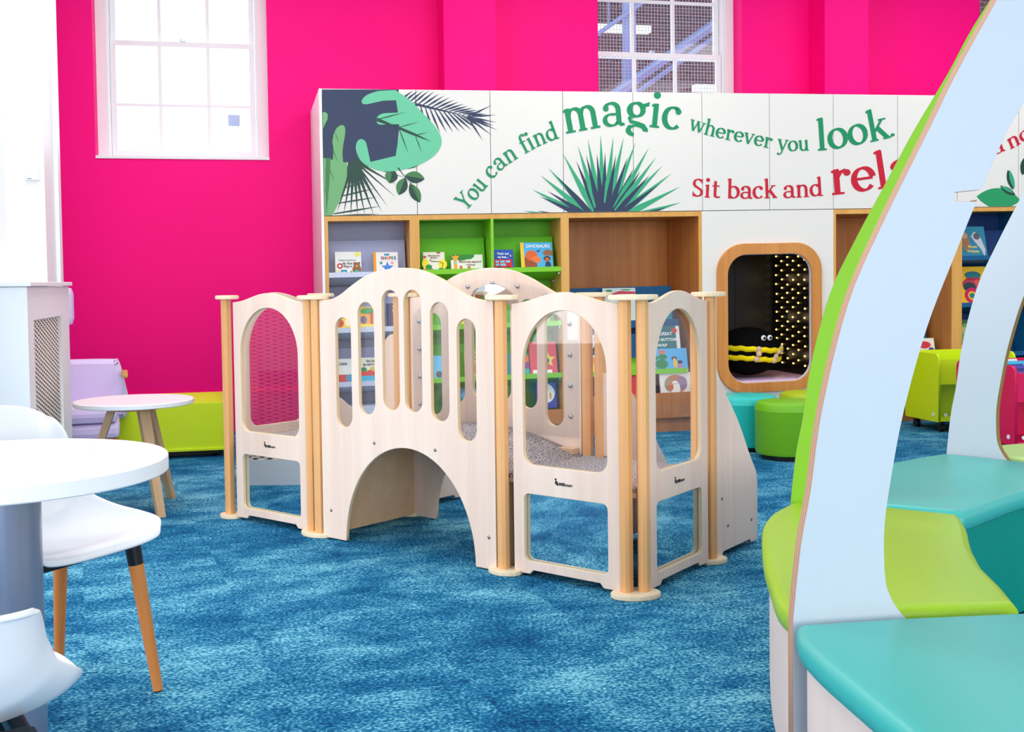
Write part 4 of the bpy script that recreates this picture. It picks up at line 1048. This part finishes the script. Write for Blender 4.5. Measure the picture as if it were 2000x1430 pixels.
def bridge(t, nm, outward):
    c = 1.196
    top = [(.678, 1.040), (.756, 1.046), (.82, 1.068), (.885, 1.103), (.979, 1.145), (1.09, 1.167), (1.196, 1.173), (1.30, 1.161), (1.40, 1.128), (1.47, 1.095), (1.552, 1.057), (1.62, 1.043), (1.672, 1.040)]
    top = smooth(top, 4)[::-1]
    rim = [(.678, .006), (.826, .006)] + arc(c, .006, .37, .431, 180, 0, 36) + [(1.566, .006), (1.672, .006)] + top
    holes = []
    for sx_, z0, z1 in ((.828, .496, .967), (.970, .56, 1.033), (1.116, .587, 1.083), (1.243, .587, 1.083), (1.39, .56, 1.034), (1.532, .493, .97)):
        r = .049; holes.append(arc(sx_, z0 + r, r, r, 180, 360, 12) + arc(sx_, z1 - r, r, r, 0, 180, 12))
    M = basis((0, t, 0), (1, 0, 0), (0, 0, 1)) @ FLIP
    p = mk(nm, plate([rim] + holes, TH, .002, M, 1), [MAPLE, PLYEDGE], PH)
    b = 0
    for sx_, zz in ((1.010, .444), (1.359, .444), (.733, .128), (1.636, .130)):
        sg = -1 if outward < 0 else 1
        MB().sphere((sx_, t + sg * (TH / 2 + .0), zz), .0075, (1, .5, 1), 10).build('bolt', STEEL, p)
    return p


BF = bridge(-.02, 'bridge_panel', -1)
BR = bridge(TB, 'bridge_panel', 1)
# clear safety sheets behind the slots, bolted on
sheet = smooth([(.70, .45), (.70, .9), (.74, .99), (.88, 1.06), (1.0, 1.10), (1.196, 1.125), (1.39, 1.10), (1.52, 1.06), (1.64, .99), (1.665, .9), (1.665, .45)], 4)
for t, p in ((TB - .013, BR), (-.008, BF)):
    mk('clear_sheet', plate([sheet], .003, 0, basis((0, t, 0), (1, 0, 0), (0, 0, 1))), PANE, p)
for sx_, zz in [(.74, .93), (.74, .80), (.74, .67), (.74, .54), (1.62, .93), (1.62, .80), (1.62, .67), (1.62, .54), (.90, 1.05), (1.05, 1.09), (1.196, 1.105), (1.34, 1.09), (1.49, 1.05)]:
    MB().sphere((sx_, TB - .015, zz), .0095, (1, .6, 1), 12).build('sheet_bolt', METAL, BR)
# mirror arc added for the white reflections on the rear clear sheet
star = [(1.196 + (.075 if k % 2 == 0 else .034) * math.sin(PI * k / 6), 1.045 + (.055 if k % 2 == 0 else .028) * math.cos(PI * k / 6)) for k in range(12)]
fanr = arc(1.196, .93, .17, .17, 28, 152, 16) + arc(1.196, .93, .125, .125, 152, 28, 16)
mk('glint_arc', plate([fanr], .003, 0, basis((0, TB - .018, 0), (1, 0, 0), (0, 0, 1))), MIRROR, BR)

# posts with caps and feet
def post(s_, t, w_=.04, d=.044, top=1.044):
    o = w_ / 2; q = d / 2; c = .010
    pts = [(s_ - o, t - q + c), (s_ - o + c, t - q), (s_ + o - c, t - q), (s_ + o, t - q + c), (s_ + o, t + q - c), (s_ + o - c, t + q), (s_ - o + c, t + q), (s_ - o, t + q - c)]
    MB().prism(pts, .018, top).build('post', BEECH, PH)


def disc(s_, t, rx, ry, rot=0):
    c, sn = math.cos(math.radians(rot)), math.sin(math.radians(rot))
    pts = [(s_ + x * c - y * sn, t + x * sn + y * c) for x, y in arc(0, 0, rx, ry, 22.5, 337.5, 7)]
    pts = smooth(pts, 2, True)
    for nm, z0, z1 in (('foot_disc', .001, .019), ('cap_disc', 1.044, 1.062)):
        b = MB().prism(pts, z0, z1); bmesh.ops.bevel(b.bm, geom=[e for e in b.bm.edges if abs(e.verts[0].co.z - e.verts[1].co.z) < 1e-6], offset=.003, segments=2, affect='EDGES')
        b.build(nm, PALEPLY, PH)


for s_, t in ((-.022, -.0), (.588, -.012), (.650, -.022), (1.700, -.018), (2.258, -.012), (2.305, .032), (2.300, .588), (.0, .535), (.588, TB), (.650, TB), (1.70, TB), (1.765, TB), (2.25, TB + .02), (.05, TB + .02)):
    post(s_, t)
disc(-.012, -.0, .062, .052); disc(.62, -.014, .088, .055); disc(1.706, -.016, .074, .055); disc(2.287, .004, .092, .062, 45)
disc(2.290, .592, .072, .055, 45); disc(.022, TB + .012, .085, .055); disc(.62, TB, .085, .05); disc(1.735, TB, .085, .05)

# platforms, bridge deck and sides
MB().box(.01, .60, .02, TB, .345, .363).build('platform_deck', MAPLE_IN, PH)
MB().box(1.70, 2.28, .02, TB, .345, .363).build('platform_deck', MAPLE_IN, PH)
SPK = speckle_mat()
MB().box(.012, .60, .022, TB, .363, .382, bev=.004).build('platform_carpet', SPK, PH)
MB().box(1.70, 2.278, .022, TB, .363, .382, bev=.004).build('platform_carpet', SPK, PH)
# hump of the bridge
bm = bmesh.new(); rows = []
for k in range(25):
    s_ = .60 + 1.10 * k / 24; z = .375 + .105 * math.sin(PI * k / 24) ** 1.0
    rows.append([bm.verts.new((s_, y, z + dz)) for y, dz in ((0.0, 0), (TB - .012, 0), (TB - .012, -.02), (0.0, -.02))])
for a, b in zip(rows, rows[1:]):
    for j in range(4):
        f = bm.faces.new((a[j], b[j], b[(j + 1) % 4], a[(j + 1) % 4])); f.smooth = j in (0, 2)
bmesh.ops.recalc_face_normals(bm, faces=bm.faces[:])
me = bpy.data.meshes.new('bridge_carpet'); bm.to_mesh(me); bm.free(); mk('bridge_carpet', me, SPK, PH)
# tunnel side boards under the bridge
MB().box(.675, .690, 0, TB - .01, .012, .36).build('tunnel_board', MAPLE_IN, PH)
MB().box(1.662, 1.677, 0, TB - .01, .012, .36).build('tunnel_board', MAPLE_IN, PH)
MB().box(.69, 1.66, TB - .055, TB - .012, .37, .41).build('support_rail', MAPLE_IN, PH)
# ramps with rounded side boards, going down behind each platform
def ramp(s0, s1, kz=1.0):
    prof = [(.605, .012), (.66, .012), (.675, .028), (.93, .028), (.945, .012), (1.01, .012)] + smooth([(1.012, .25), (1.0, .30), (.973, .335), (.94, .375), (.906, .42), (.86, .485), (.805, .552), (.75, .61), (.708, .65), (.67, .69), (.64, .712), (.61, .722), (.605, .722)], 4)
    prof = [(a, z if z < .1 else z * kz) for a, z in prof]       # (t, z)
    for s_ in (s0, s1):
        sb = mk('ramp_side', plate([prof], TH, .002, basis((s_, 0, 0), (0, 1, 0), (0, 0, 1)), 1), [MAPLE, PLYEDGE], PH)
        for t, z in ((.65, .242), (.705, .125), (.935, .109)):
            MB().sphere((s_ + (TH / 2 if s_ == s1 and s1 > 1 else -TH / 2), t + .01, z), .0075, (.6, 1, 1), 10).build('bolt', STEEL, sb)
    for k in range(2):
        y0 = TB + .07 + k * .19
        MB().box(s0 + .01, s1 - .01, y0, y0 + .22, .21 - k * .12, .24 - k * .12, bev=.003).build('step', SPK, PH)
ramp(1.79, 2.303); ramp(.035, .565, .74)
# rounded infill boards beside the rear openings
mk('infill_board', plate([[(.607, .385), (.607, .866), (.585, .866)] + arc(.565, .796, .07, .07, 90, 180, 8) + [(.495, .385)]], TH, .002, basis((0, TB, 0), (1, 0, 0), (0, 0, 1)), 1), [MAPLE, PLYEDGE], PH)
mk('infill_board', plate([[(1.74, .385), (1.845, .385)] + arc(1.775, .66, .07, .07, 0, 90, 8) + [(1.74, .73)]], TH, .002, basis((0, TB, 0), (1, 0, 0), (0, 0, 1)), 1), [MAPLE, PLYEDGE], PH)

# the right-hand end stands a few degrees off square
for c in [o for o in PH.children_recursive if o.type == 'MESH']:
    for v in c.data.vertices:
        if v.co.x > 2.2: v.co.x -= .0765 * max(0, v.co.y)

# ------------------------------------------------------------------ seating pod: curved benches and arch fins
PODW = wood('pale_birch_veneer', (232, 204, 192), (242, 220, 208), .45, 'z', .5)


def bench(name_label, outline, vinyl, wall_inner, side_idx, inner_from):
    """outline: list of (points, kind) runs joined in order; kind 'o' outer wood, 'i' inner vinyl, 'e' ends"""
    pts = []; kinds = []
    for run, kd in outline:
        for p in run: pts.append(p); kinds.append(kd)
    # drop duplicates
    P = []; K = []
    for p, k_ in zip(pts, kinds):
        if P and (Vector(P[-1]) - Vector(p)).length < .004: continue
        P.append(p); K.append(k_)
    if (Vector(P[0]) - Vector(P[-1])).length < .004: P.pop(); K.pop()
    r = empty('curved_bench', (0, 0, 0)); tag(r, name_label, 'bench', 'curved benches of the seating pod')
    q = inset(P, .02)
    mi = [{'o': 0, 'i': 1, 'e': 0}[k_] for k_ in K]
    MB().prism(q, .02, .358, 0, mi).build('bench_base', [PODW, wall_inner], r)
    MB().prism(inset(P, .05), 0, .02, 0).build('bench_plinth', BLACK, r)
    cushion(P, .358, .42, .026, vinyl, 'seat_cushion', r)
    return r


lime_out = smooth([(1.085, 2.165), (1.105, 2.28), (1.168, 2.45), (1.225, 2.60), (1.302, 2.775), (1.40, 2.98), (1.50, 3.13), (1.632, 3.26)], 4)
lime_in = smooth([(2.005, 2.945), (1.935, 2.81), (1.857, 2.685), (1.80, 2.59), (1.755, 2.507), (1.70, 2.40), (1.642, 2.254), (1.575, 2.105)], 4)
bench('lime green curved bench seat behind the large pale blue arch', [(lime_out, 'o'), ([(1.632, 3.26), (1.75, 3.18), (1.87, 3.10), (2.005, 2.945)], 'e'), (lime_in, 'i'), ([(1.575, 2.105), (1.33, 2.14), (1.085, 2.165)], 'e')], LIMEV, TEALD, 0, 0)
bt_out = smooth([(1.655, 3.30), (1.82, 3.50), (2.05, 3.68), (2.304, 3.83), (2.50, 3.92), (2.64, 3.975)], 4)
bt_in = smooth([(2.98, 3.36), (2.75, 3.325), (2.58, 3.27), (2.403, 3.19), (2.232, 3.085), (2.10, 3.0), (2.022, 2.955)], 4)
bench('teal curved bench seat beyond the lime one, under the second arch', [(bt_out, 'o'), ([(2.64, 3.975), (2.80, 3.70), (2.98, 3.36)], 'e'), (bt_in, 'i'), ([(2.022, 2.955), (1.88, 3.12), (1.655, 3.30)], 'e')], TEALV, TEALD, 0, 0)
bench('lime bench seat coloured with its sheen at the right edge beyond the second arch', [(smooth([(2.72, 4.01), (2.95, 4.10), (3.25, 4.12), (3.6, 4.05)], 4), 'o'), ([(3.6, 4.05), (3.55, 3.7), (3.5, 3.42)], 'e'), (smooth([(3.5, 3.42), (3.3, 3.42), (3.06, 3.38)], 4), 'i'), ([(3.06, 3.38), (2.90, 3.68), (2.72, 4.01)], 'e')], LIMEV_SHEEN, TEALD, 0, 0)
ft_out = smooth([(1.035, .93), (1.0, 1.2), (.966, 1.45), (.975, 1.60), (.987, 1.725), (1.005, 1.90), (1.03, 2.03), (1.062, 2.105)], 4)
bench('large teal bench seat in the right foreground, in front of the pale blue arch', [(ft_out[::-1], 'o'), ([(1.035, .93), (1.3, .92), (1.56, .95)], 'e'), (smooth([(1.56, .95), (1.52, 1.3), (1.53, 1.7), (1.565, 2.055)], 4), 'i'), ([(1.565, 2.055), (1.30, 2.09), (1.062, 2.105)], 'e')], TEALV, TEALD, 0, 0)

FO = [(0, .0), (0, .42), (.017, .57), (.038, .68), (.064, .85), (.121, 1.065), (.198, 1.231), (.286, 1.398), (.363, 1.544), (.455, 1.70), (.53, 1.84), (.64, 2.0), (.80, 2.18)]
FI = [(.98, 2.16), (.86, 2.02), (.72, 1.83), (.60, 1.64), (.509, 1.477), (.464, 1.403), (.403, 1.272), (.353, 1.157), (.292, 1.01), (.242, .842), (.214, .705), (.199, .60), (.200, .50), (.212, .455), (.235, .42), (.27, .385)]


def fin(label, O, d, face, edge, slot=True, inner_low=.27):
    r = empty('arch_fin', (O[0], O[1], 0), math.atan2(d[1], d[0])); tag(r, label, 'arch', 'arch fins of the seating pod')
    oo = smooth(FO[1:], 5); ii = smooth(FI, 5)
    if slot:
        cut = [i for i, p in enumerate(ii) if p[1] < 1.292]; a = cut[0]
        cut2 = [i for i, p in enumerate(ii) if p[1] < 1.272][0]
        ii = ii[:a] + [(.408, 1.292), (.352, 1.287), (.352, 1.270), (.398, 1.268)] + ii[cut2:]
    rim = [(0, 0)] + oo + ii + [(inner_low, .34), (inner_low, 0)]
    rim = rim[::-1]
    M = basis((0, 0, 0), (1, 0, 0), (0, 0, 1))
    core = mk('ply_core', plate([rim], .026, .0, M), edge, r)
    def lam(y, nm, m):
        q = inset(rim, .0008)
        mk(nm, plate([q], .0012, 0, basis((0, y, 0), (1, 0, 0), (0, 0, 1))), m, r)
    lam(-.0137, 'laminate_face', face[0]); lam(.0137, 'laminate_face', face[1])
    return r


PE1 = plymat('fin_ply_pink', (206, 160, 130), (146, 100, 76), .0045)
PE2 = plymat('fin_ply_ochre', (160, 120, 60), (110, 78, 34), .0045)
fin('large pale blue arched fin with plywood edge in the right foreground', (1.066, 2.140), (1, -.075), (BLULAM, GRNLAM), PE1)
fin('green faced arched fin mostly hidden behind the large pale blue one', (1.640, 3.282), (.8, -.6), (GRNLAM, BLULAM), PE1, False)
fin('pale blue arched fin with ochre plywood edge near the right edge', (2.668, 3.995), (.49, -.872), (BLULAM, GRNLAM), PE2, False)

# ------------------------------------------------------------------ stools
def stool(label, x, y, m, r=.2, h=.35):
    s = empty('round_stool', (x, y, 0)); tag(s, label, 'stool', 'round padded stools by the nook')
    MB().lathe([(0, .025), (r - .03, .025), (r - .008, .032), (r, .05), (r, h - .055), (r + .002, h - .05), (r, h - .045), (r, h - .03), (r - .01, h - .008), (r - .03, h), (0, h + .004)], seg=64).build('padded_body', m, s)
    MB().lathe([(0, 0), (r - .035, 0), (r - .035, .026), (0, .026)], seg=40).build('base_ring', BLACK, s)


stool('turquoise round padded stool under the nook opening', 3.13, 6.90, TEALS)
stool('green round padded stool in front of the turquoise one', 3.215, 6.478, GRNS)
stool('yellow-green round padded stool at the back behind the green one', 3.60, 6.93, mat('yellow_green_vinyl', (176, 198, 20), .4, .45))

# ------------------------------------------------------------------ book trolleys
def trolley(label, x, y, rz, m, w=.62, d=.42, h=.56):
    r = empty('book_trolley', (x, y, 0), rz); tag(r, label, 'book trolley', 'low book trolleys on castors')
    prof = [(0, .075), (d, .075), (d, h - .0)] + [] 
    pr = arc(.05, h - .05, .05, .05, 180, 90, 6)
    side_ = [(0, .075), (d, .075)] + arc(d - .05, h - .05, .05, .05, 0, 90, 6) + pr[::-1]
    for xx, nm in ((.009, 'end_panel'), (w - .009, 'end_panel')):
        e = mk(nm, plate([side_], .018, .002, basis((xx, 0, 0), (0, 1, 0), (0, 0, 1))), m, r)
    MB().box(.018, w - .018, .01, .028, .34, h - .045).build('front_panel', m, r)
    MB().box(.018, w - .018, d - .028, d - .01, .34, h - .0).build('back_panel', m, r)
    MB().box(.018, w - .018, .028, d - .03, .34, .355).build('tray_floor', m, r)
    MB().box(.018, w - .018, d / 2 - .009, d / 2 + .009, .1, .34).build('spine_panel', m, r)
    MB().box(.018, w - .018, .0, d, .08, .1).build('base_shelf', m, r)
    k = MB()
    for yy in (.06,):
        MB().tube((-.004, yy, .125), (.002, yy, .125), .014).build('screw_cap', WHITE, r)
    MB().tube((.06, -.002, .125), (.06, .004, .125), .012).build('screw_cap', WHITE, r)
    for xx in (.06, w - .06):
        for yy in (.06, d - .06):
            c = MB().box(xx - .018, xx + .018, yy - .02, yy + .02, .055, .08).tube((xx - .014, yy, .029), (xx + .014, yy, .029), .0285, seg=20)
            c.build('castor', BLACK, r)
    return r


T1 = trolley('lime green book trolley on black castors between the two pale arches', 4.70, 7.155, .0, LIME)
T2 = trolley('fuchsia pink book trolley at the right edge with books on top', 4.47, 6.02, math.radians(-2), FUCH, .7, .62, .56)
for i, (x, y, w, h, c, lab) in enumerate([(4.66, 6.17, .18, .20, (90, 80, 170), 'violet picture book standing foremost in the pink trolley'), (4.68, 6.27, .2, .22, (70, 180, 220), 'sky blue picture book behind the violet one in the pink trolley'), (4.70, 6.37, .2, .225, (236, 236, 232), 'white picture book at the back of the pink trolley'), (4.95, 6.20, .2, .24, (240, 236, 226), 'cream picture book at the right in the pink trolley')]):
    book(lab, x, .357, w, h, y, c, [('e', (230, 120, 90), .5, .6, .2, .16), ('r', (60, 60, 120), .1, .82, .9, .9)], [], tilt=-20, group='picture books in the pink trolley')

# ------------------------------------------------------------------ low lime storage unit on the left
LU = empty('low_storage_unit', (-1.02, 7.60, 0)); tag(LU, 'long low lime green storage unit on the floor in front of the pink wall', 'storage unit')
MB().box(0, .84, 0, .018, .055, .352, bev=.002).build('front_panel', LIME, LU)
MB().box(0, .84, .018, .4, .055, .073).build('base_shelf', LIME, LU)
Mx = Matrix.Translation((0, .018, .352)) @ Matrix.Rotation(math.radians(5), 4, 'X')
MB().box(0, .84, 0, .38, -.016, .0, M=Mx).build('sloped_lid', LIME, LU)
MB().box(-.006, .846, -.012, .02, .045, .06, bev=.002).build('kick_rail', LIME, LU)
sp = [(-.012, .045), (.42, .045)] + arc(.36, .40, .06, .06, 0, 90, 6) + arc(.045, .37, .055, .055, 90, 180, 6)
for xx in (-.009, .849): mk('end_panel', plate([sp], .018, .003, basis((xx, 0, 0), (0, 1, 0), (0, 0, 1))), LIME, LU)
for xx in (.06, .42, .78):
    MB().box(xx - .02, xx + .02, .05, .09, .03, .055).tube((xx - .014, .07, .022), (xx + .014, .07, .022), .0215).build('castor', BLACK, LU)
MB().box(.02, .82, .10, .38, .004, .045).build('gap_shade', BLACK, LU)  # black block standing for the shade in the gap below the unit

# ------------------------------------------------------------------ lilac armchair
AC = empty('armchair', (-1.06, 7.27, 0), math.radians(6)); tag(AC, 'lilac vinyl armchair with headrest and wooden legs behind the coffee table', 'armchair')
MB().box(-.28, .27, -.27, .27, .22, .31, bev=.03).build('seat_shell', LILACV, AC)
MB().box(-.25, .26, -.29, .22, .31, .41, bev=.04).build('seat_cushion', LILACV, AC)
shape = smooth([(-.3, .30), (-.3, .60), (-.27, .655), (0, .66), (.24, .655), (.275, .64), (.31, .50), (.33, .36), (.30, .28)], 5)
M = basis((0, .25, 0), (1, 0, 0), (0, 0, 1))
mk('backrest', plate([shape], .09, .03, M), LILACV, AC)
hr = MB().box(-.32, .02, .17, .27, .87, 1.11, bev=.045)
hr.build('headrest', LILACV, AC)
MB().box(-.34, -.27, -.25, .26, .30, .60, bev=.03).build('armrest', LILACV, AC)
MB().box(-.19, -.11, .2, .26, .6, .9, bev=.01).build('headrest_stem', LILACV, AC)
for x, y, dx, dy in ((-.22, -.22, -.03, -.03), (.22, -.22, .05, -.03), (-.22, .22, -.03, .03), (.22, .22, .05, .03)):
    MB().tube((x + dx, y + dy, 0), (x, y, .225), .014, .024).build('leg', LEGWOOD, AC)
MB().box(.29, .325, -.12, .24, .56, .585, bev=.01).build('wooden_arm', wood('ochre_arm', (196, 150, 60), (216, 172, 84), .4, 'y', .7), AC)

# ------------------------------------------------------------------ coffee table
CT = empty('coffee_table', (-.575, 5.96, 0)); tag(CT, 'small round white coffee table on three splayed wooden legs', 'table')
MB().lathe([(0, .522), (.283, .522), (.288, .526), (.288, .543), (.284, .547), (0, .547)], seg=72).build('table_top', WLAM, CT)
for a in (58, 178, 298):
    c, s_ = math.cos(math.radians(a)), math.sin(math.radians(a))
    l = MB().box(-.02, .02, -.015, .015, 0, 1)
    p0 = Vector((.285 * c, .285 * s_, 0)); p1 = Vector((.10 * c, .10 * s_, .522)); d = p1 - p0
    b = bmesh.new(); bmesh.ops.create_cube(b, size=1)
    for v in b.verts:
        k_ = v.co.z + .5; w1 = .019 + .008 * k_; w2 = .015 + .004 * k_
        q = p0 + d * k_ + Vector((-s_, c, 0)) * (v.co.x * 2 * w1) + Vector((c, s_, 0)) * (v.co.y * 2 * w2); v.co = q
    l.bm.free(); me = bpy.data.meshes.new('leg'); b.to_mesh(me); b.free(); mk('leg', me, wood('oak_leg', (190, 150, 110), (212, 176, 138), .5, 'z', .6), CT)
MB().tube((0, 0, .50), (0, 0, .522), .13, seg=32).build('under_plate', LEGWOOD, CT)

# ------------------------------------------------------------------ near round table
NT = empty('round_table', (-.579, 2.80, 0)); tag(NT, 'round white pedestal table with grey metal column in the left foreground', 'table')
MB().lathe([(0, .683), (.379, .683), (.382, .686), (.382, .717), (.379, .72), (0, .72)], seg=96).build('table_top', WLAM, NT)
MB().lathe([(0, .03), (.098, .03), (.098, .683), (0, .683)], seg=48).build('column', mat('grey_metal_paint', (150, 158, 180), .3, .5, .6), NT)
MB().lathe([(0, 0), (.104, 0), (.104, .012), (.098, .03), (0, .03)], seg=64).build('base_plate', mat('grey_metal_paint', (150, 158, 180), .3, .5, .6), NT)


# ------------------------------------------------------------------ white shell chairs
def shell_chair(label, x, y, rz, back=1.0):
    """moulded tub shell; local +y is the way the sitter faces"""
    r = empty('shell_chair', (x, y, 0), rz); tag(r, label, 'chair', 'white shell chairs around the pedestal table')
    bm = bmesh.new(); nu, nv = 22, 26; grid = []
    # v runs from the front lip over the seat and up the back, u across
    cen = [(.235, .435), (.225, .447), (.19, .455), (.10, .447), (.0, .438), (-.10, .437), (-.165, .45), (-.205, .49), (-.228, .56), (-.245, .64), (-.258, .72), (-.264, .775), (-.268, .79)]
    hw = [.185, .205, .232, .25, .255, .254, .252, .250, .248, .244, .236, .222, .205]
    if back < .9: hw = [.2, .22, .25, .275, .285, .265, .23, .215, .208, .20, .193, .186, .178]
    upc = [.01, .018, .03, .045, .062, .085, .10, .085, .055, .02, -.015, -.04, -.05] if back > .9 else [.01, .018, .03, .045, .05, .06, .06, .05, .04, .03, .01, -.004, -.010]
    fwc = [-.012, -.01, 0, 0, 0, .01, .03, .055, .075, .085, .085, .07, .05]
    cen = [(a, b if i < 7 else .45 + (b - .45) * back) for i, (a, b) in enumerate(cen)]
    if back < .9: cen[5] = (-.10, .462); cen[6] = (-.165, .492); cen[7] = (-.205, .515); cen[8] = (-.228, .545)
    def interp(L, t):
        f = t * (len(L) - 1); i = min(int(f), len(L) - 2); a = f - i
        if isinstance(L[0], tuple): return tuple(L[i][k] * (1 - a) + L[i + 1][k] * a for k in (0, 1))
        return L[i] * (1 - a) + L[i + 1] * a
    for j in range(nv + 1):
        v = j / nv; (cy, cz) = interp(cen, v); w_ = interp(hw, v); uu = interp(upc, v); ff = interp(fwc, v); row = []
        for i in range(nu + 1):
            u = -1 + 2 * i / nu; e = abs(u) ** 2.6
            row.append(bm.verts.new((w_ * math.sin(u * 1.35) / math.sin(1.35), cy + ff * e, cz + uu * e)))
        grid.append(row)
    for j in range(nv):
        for i in range(nu):
            f = bm.faces.new((grid[j][i], grid[j][i + 1], grid[j + 1][i + 1], grid[j + 1][i])); f.smooth = True
    me = bpy.data.meshes.new('shell'); bm.to_mesh(me); bm.free()
    o = mk('shell', me, SEAT, r); md = o.modifiers.new('t', 'SOLIDIFY'); md.thickness = .011; md.offset = 0
    md = o.modifiers.new('s', 'SUBSURF'); md.levels = 1; md.render_levels = 2
    f = MB()
    f.box(-.20, .20, .115, .145, .405, .43, bev=.006).box(-.20, .20, -.165, -.135, .40, .425, bev=.006).box(-.20, -.17, -.15, .13, .402, .426, bev=.006).box(.17, .20, -.15, .13, .402, .426, bev=.006)
    if back < .9: f.box(-.19, .19, -.185, -.12, .40, .462, bev=.012)
    f.build('under_frame', BLACK, r)
    for sx_, sy in ((-1, 1), (1, 1), (-1, -1), (1, -1)):
        yb = .17 if sy > 0 else -.215; yt = .125 if sy > 0 else -.145
        top = Vector((sx_ * .185, yt, .43)); bot = Vector((sx_ * .225, yb, 0)); k1 = bot + (top - bot) * .83
        l = MB().tube(bot + (top - bot) * .01, k1, .0135, .0205, 20).build('leg', LEGWOOD, r)
        MB().tube(k1, top, .0207, .022, 20).build('leg_sleeve', BLACK, l)
        MB().tube(bot, bot + (top - bot) * .012, .009, .009, 14).build('foot_pad', BLACK, l)
    return r


shell_chair('white shell chair with wooden legs tucked under the pedestal table', -.545, 3.19, math.radians(-130))
shell_chair('white shell chair cut off at the bottom left corner, seen from behind', -.55, 1.87, math.radians(20), .64)

# ------------------------------------------------------------------ radiator cover and wall control
RC = empty('radiator_cover', (-1.249, 5.345, 0)); tag(RC, 'white radiator cover with perforated diamond grille against the left wall', 'radiator cover')
D = .299; Lr = 1.165
MB().box(0, D, 0, .018, 0, 1.115).build('end_panel', WHITE, RC)
MB().box(0, D, Lr - .018, Lr, 0, 1.115).build('end_panel', WHITE, RC)
gr = [(.14, .14), (Lr - .14 - .12, .14), (Lr - .26, .965), (.14, .965)]
Mside = basis((D - .009, 0, 0), (0, 1, 0), (0, 0, 1))
mk('side_frame', plate([[(0.019, 0), (Lr - .019, 0), (Lr - .019, 1.115), (0.019, 1.115)], gr], .018, 0, Mside), WHITE, RC)
MB().box(0, D + .018, -.015, Lr + .02, 1.117, 1.137, bev=.003).build('top_board', WHITE, RC)
# grille: sheet with real perforations, built as crossing diagonal straps with rosettes
g = MB(); y0, y1, z0, z1 = .135, Lr - .255, .135, .97; pit = .0215; KY = .27    # long low diamonds
w_y = (y1 - y0) * KY; n = int((w_y + z1 - z0) / pit)
bmg = g.bm
def strap(a, b, hw_=.0034, xo=.013):
    d = Vector((b[0] - a[0], b[1] - a[1])).normalized(); nn = Vector((-d.y, d.x)) * hw_
    vs = [bmg.verts.new((D - xo, y0 + p[0] / KY, p[1])) for p in ((a[0] + nn.x, a[1] + nn.y), (a[0] - nn.x, a[1] - nn.y), (b[0] - nn.x, b[1] - nn.y), (b[0] + nn.x, b[1] + nn.y))]
    bmg.faces.new(vs)
for k in range(n + 1):
    c = k * pit
    ya, za = max(0, c - (z1 - z0)), z0 + min(c, z1 - z0); yb, zb = min(c, w_y), z0 + max(0, c - w_y)
    if c > 0 and (ya, za) != (yb, zb): strap((ya, za), (yb, zb)); strap((ya, z0 + z1 - za), (yb, z0 + z1 - zb), xo=.0165)
gm = g.get('grille'); go = mk('grille', gm, mat('grille_paint', (240, 226, 218), .5), RC)
md = go.modifiers.new('t', 'SOLIDIFY'); md.thickness = .002; md.offset = 0
MB().box(D - .045, D - .035, .12, Lr - .24, .12, .985).build('grille_hole_shade', DARK, RC)  # black sheet added so the hollow behind the grille holes looks shaded
MB().box(.04, .09, .05, Lr - .05, .12, 1.0).build('radiator_core', mat('dark_metal', (40, 34, 34), .6), RC)
TS = empty('wall_control', (-1.110, 6.518, 1.712)); tag(TS, 'small square white control box on the white pier', 'wall control')
MB().box(-.034, .034, -.022, 0, -.033, .033, bev=.004).build('housing', WHITE, TS)
MB().box(-.026, -.004, -.0232, -.0222, -.027, -.023).build('vent_slot', mat('slot_grey', (120, 120, 126), .6), TS)

# ceiling panels that light the room
for lx, ly, p in LAMPS:
        o = MB().box(lx - .62, lx + .62, ly - .62, ly + .62, CEIL_Z - .055, CEIL_Z - .002).build('ceiling_light', WHITE)
        tag(o, 'square ceiling light panel above the room', 'ceiling light', 'square ceiling light panels')
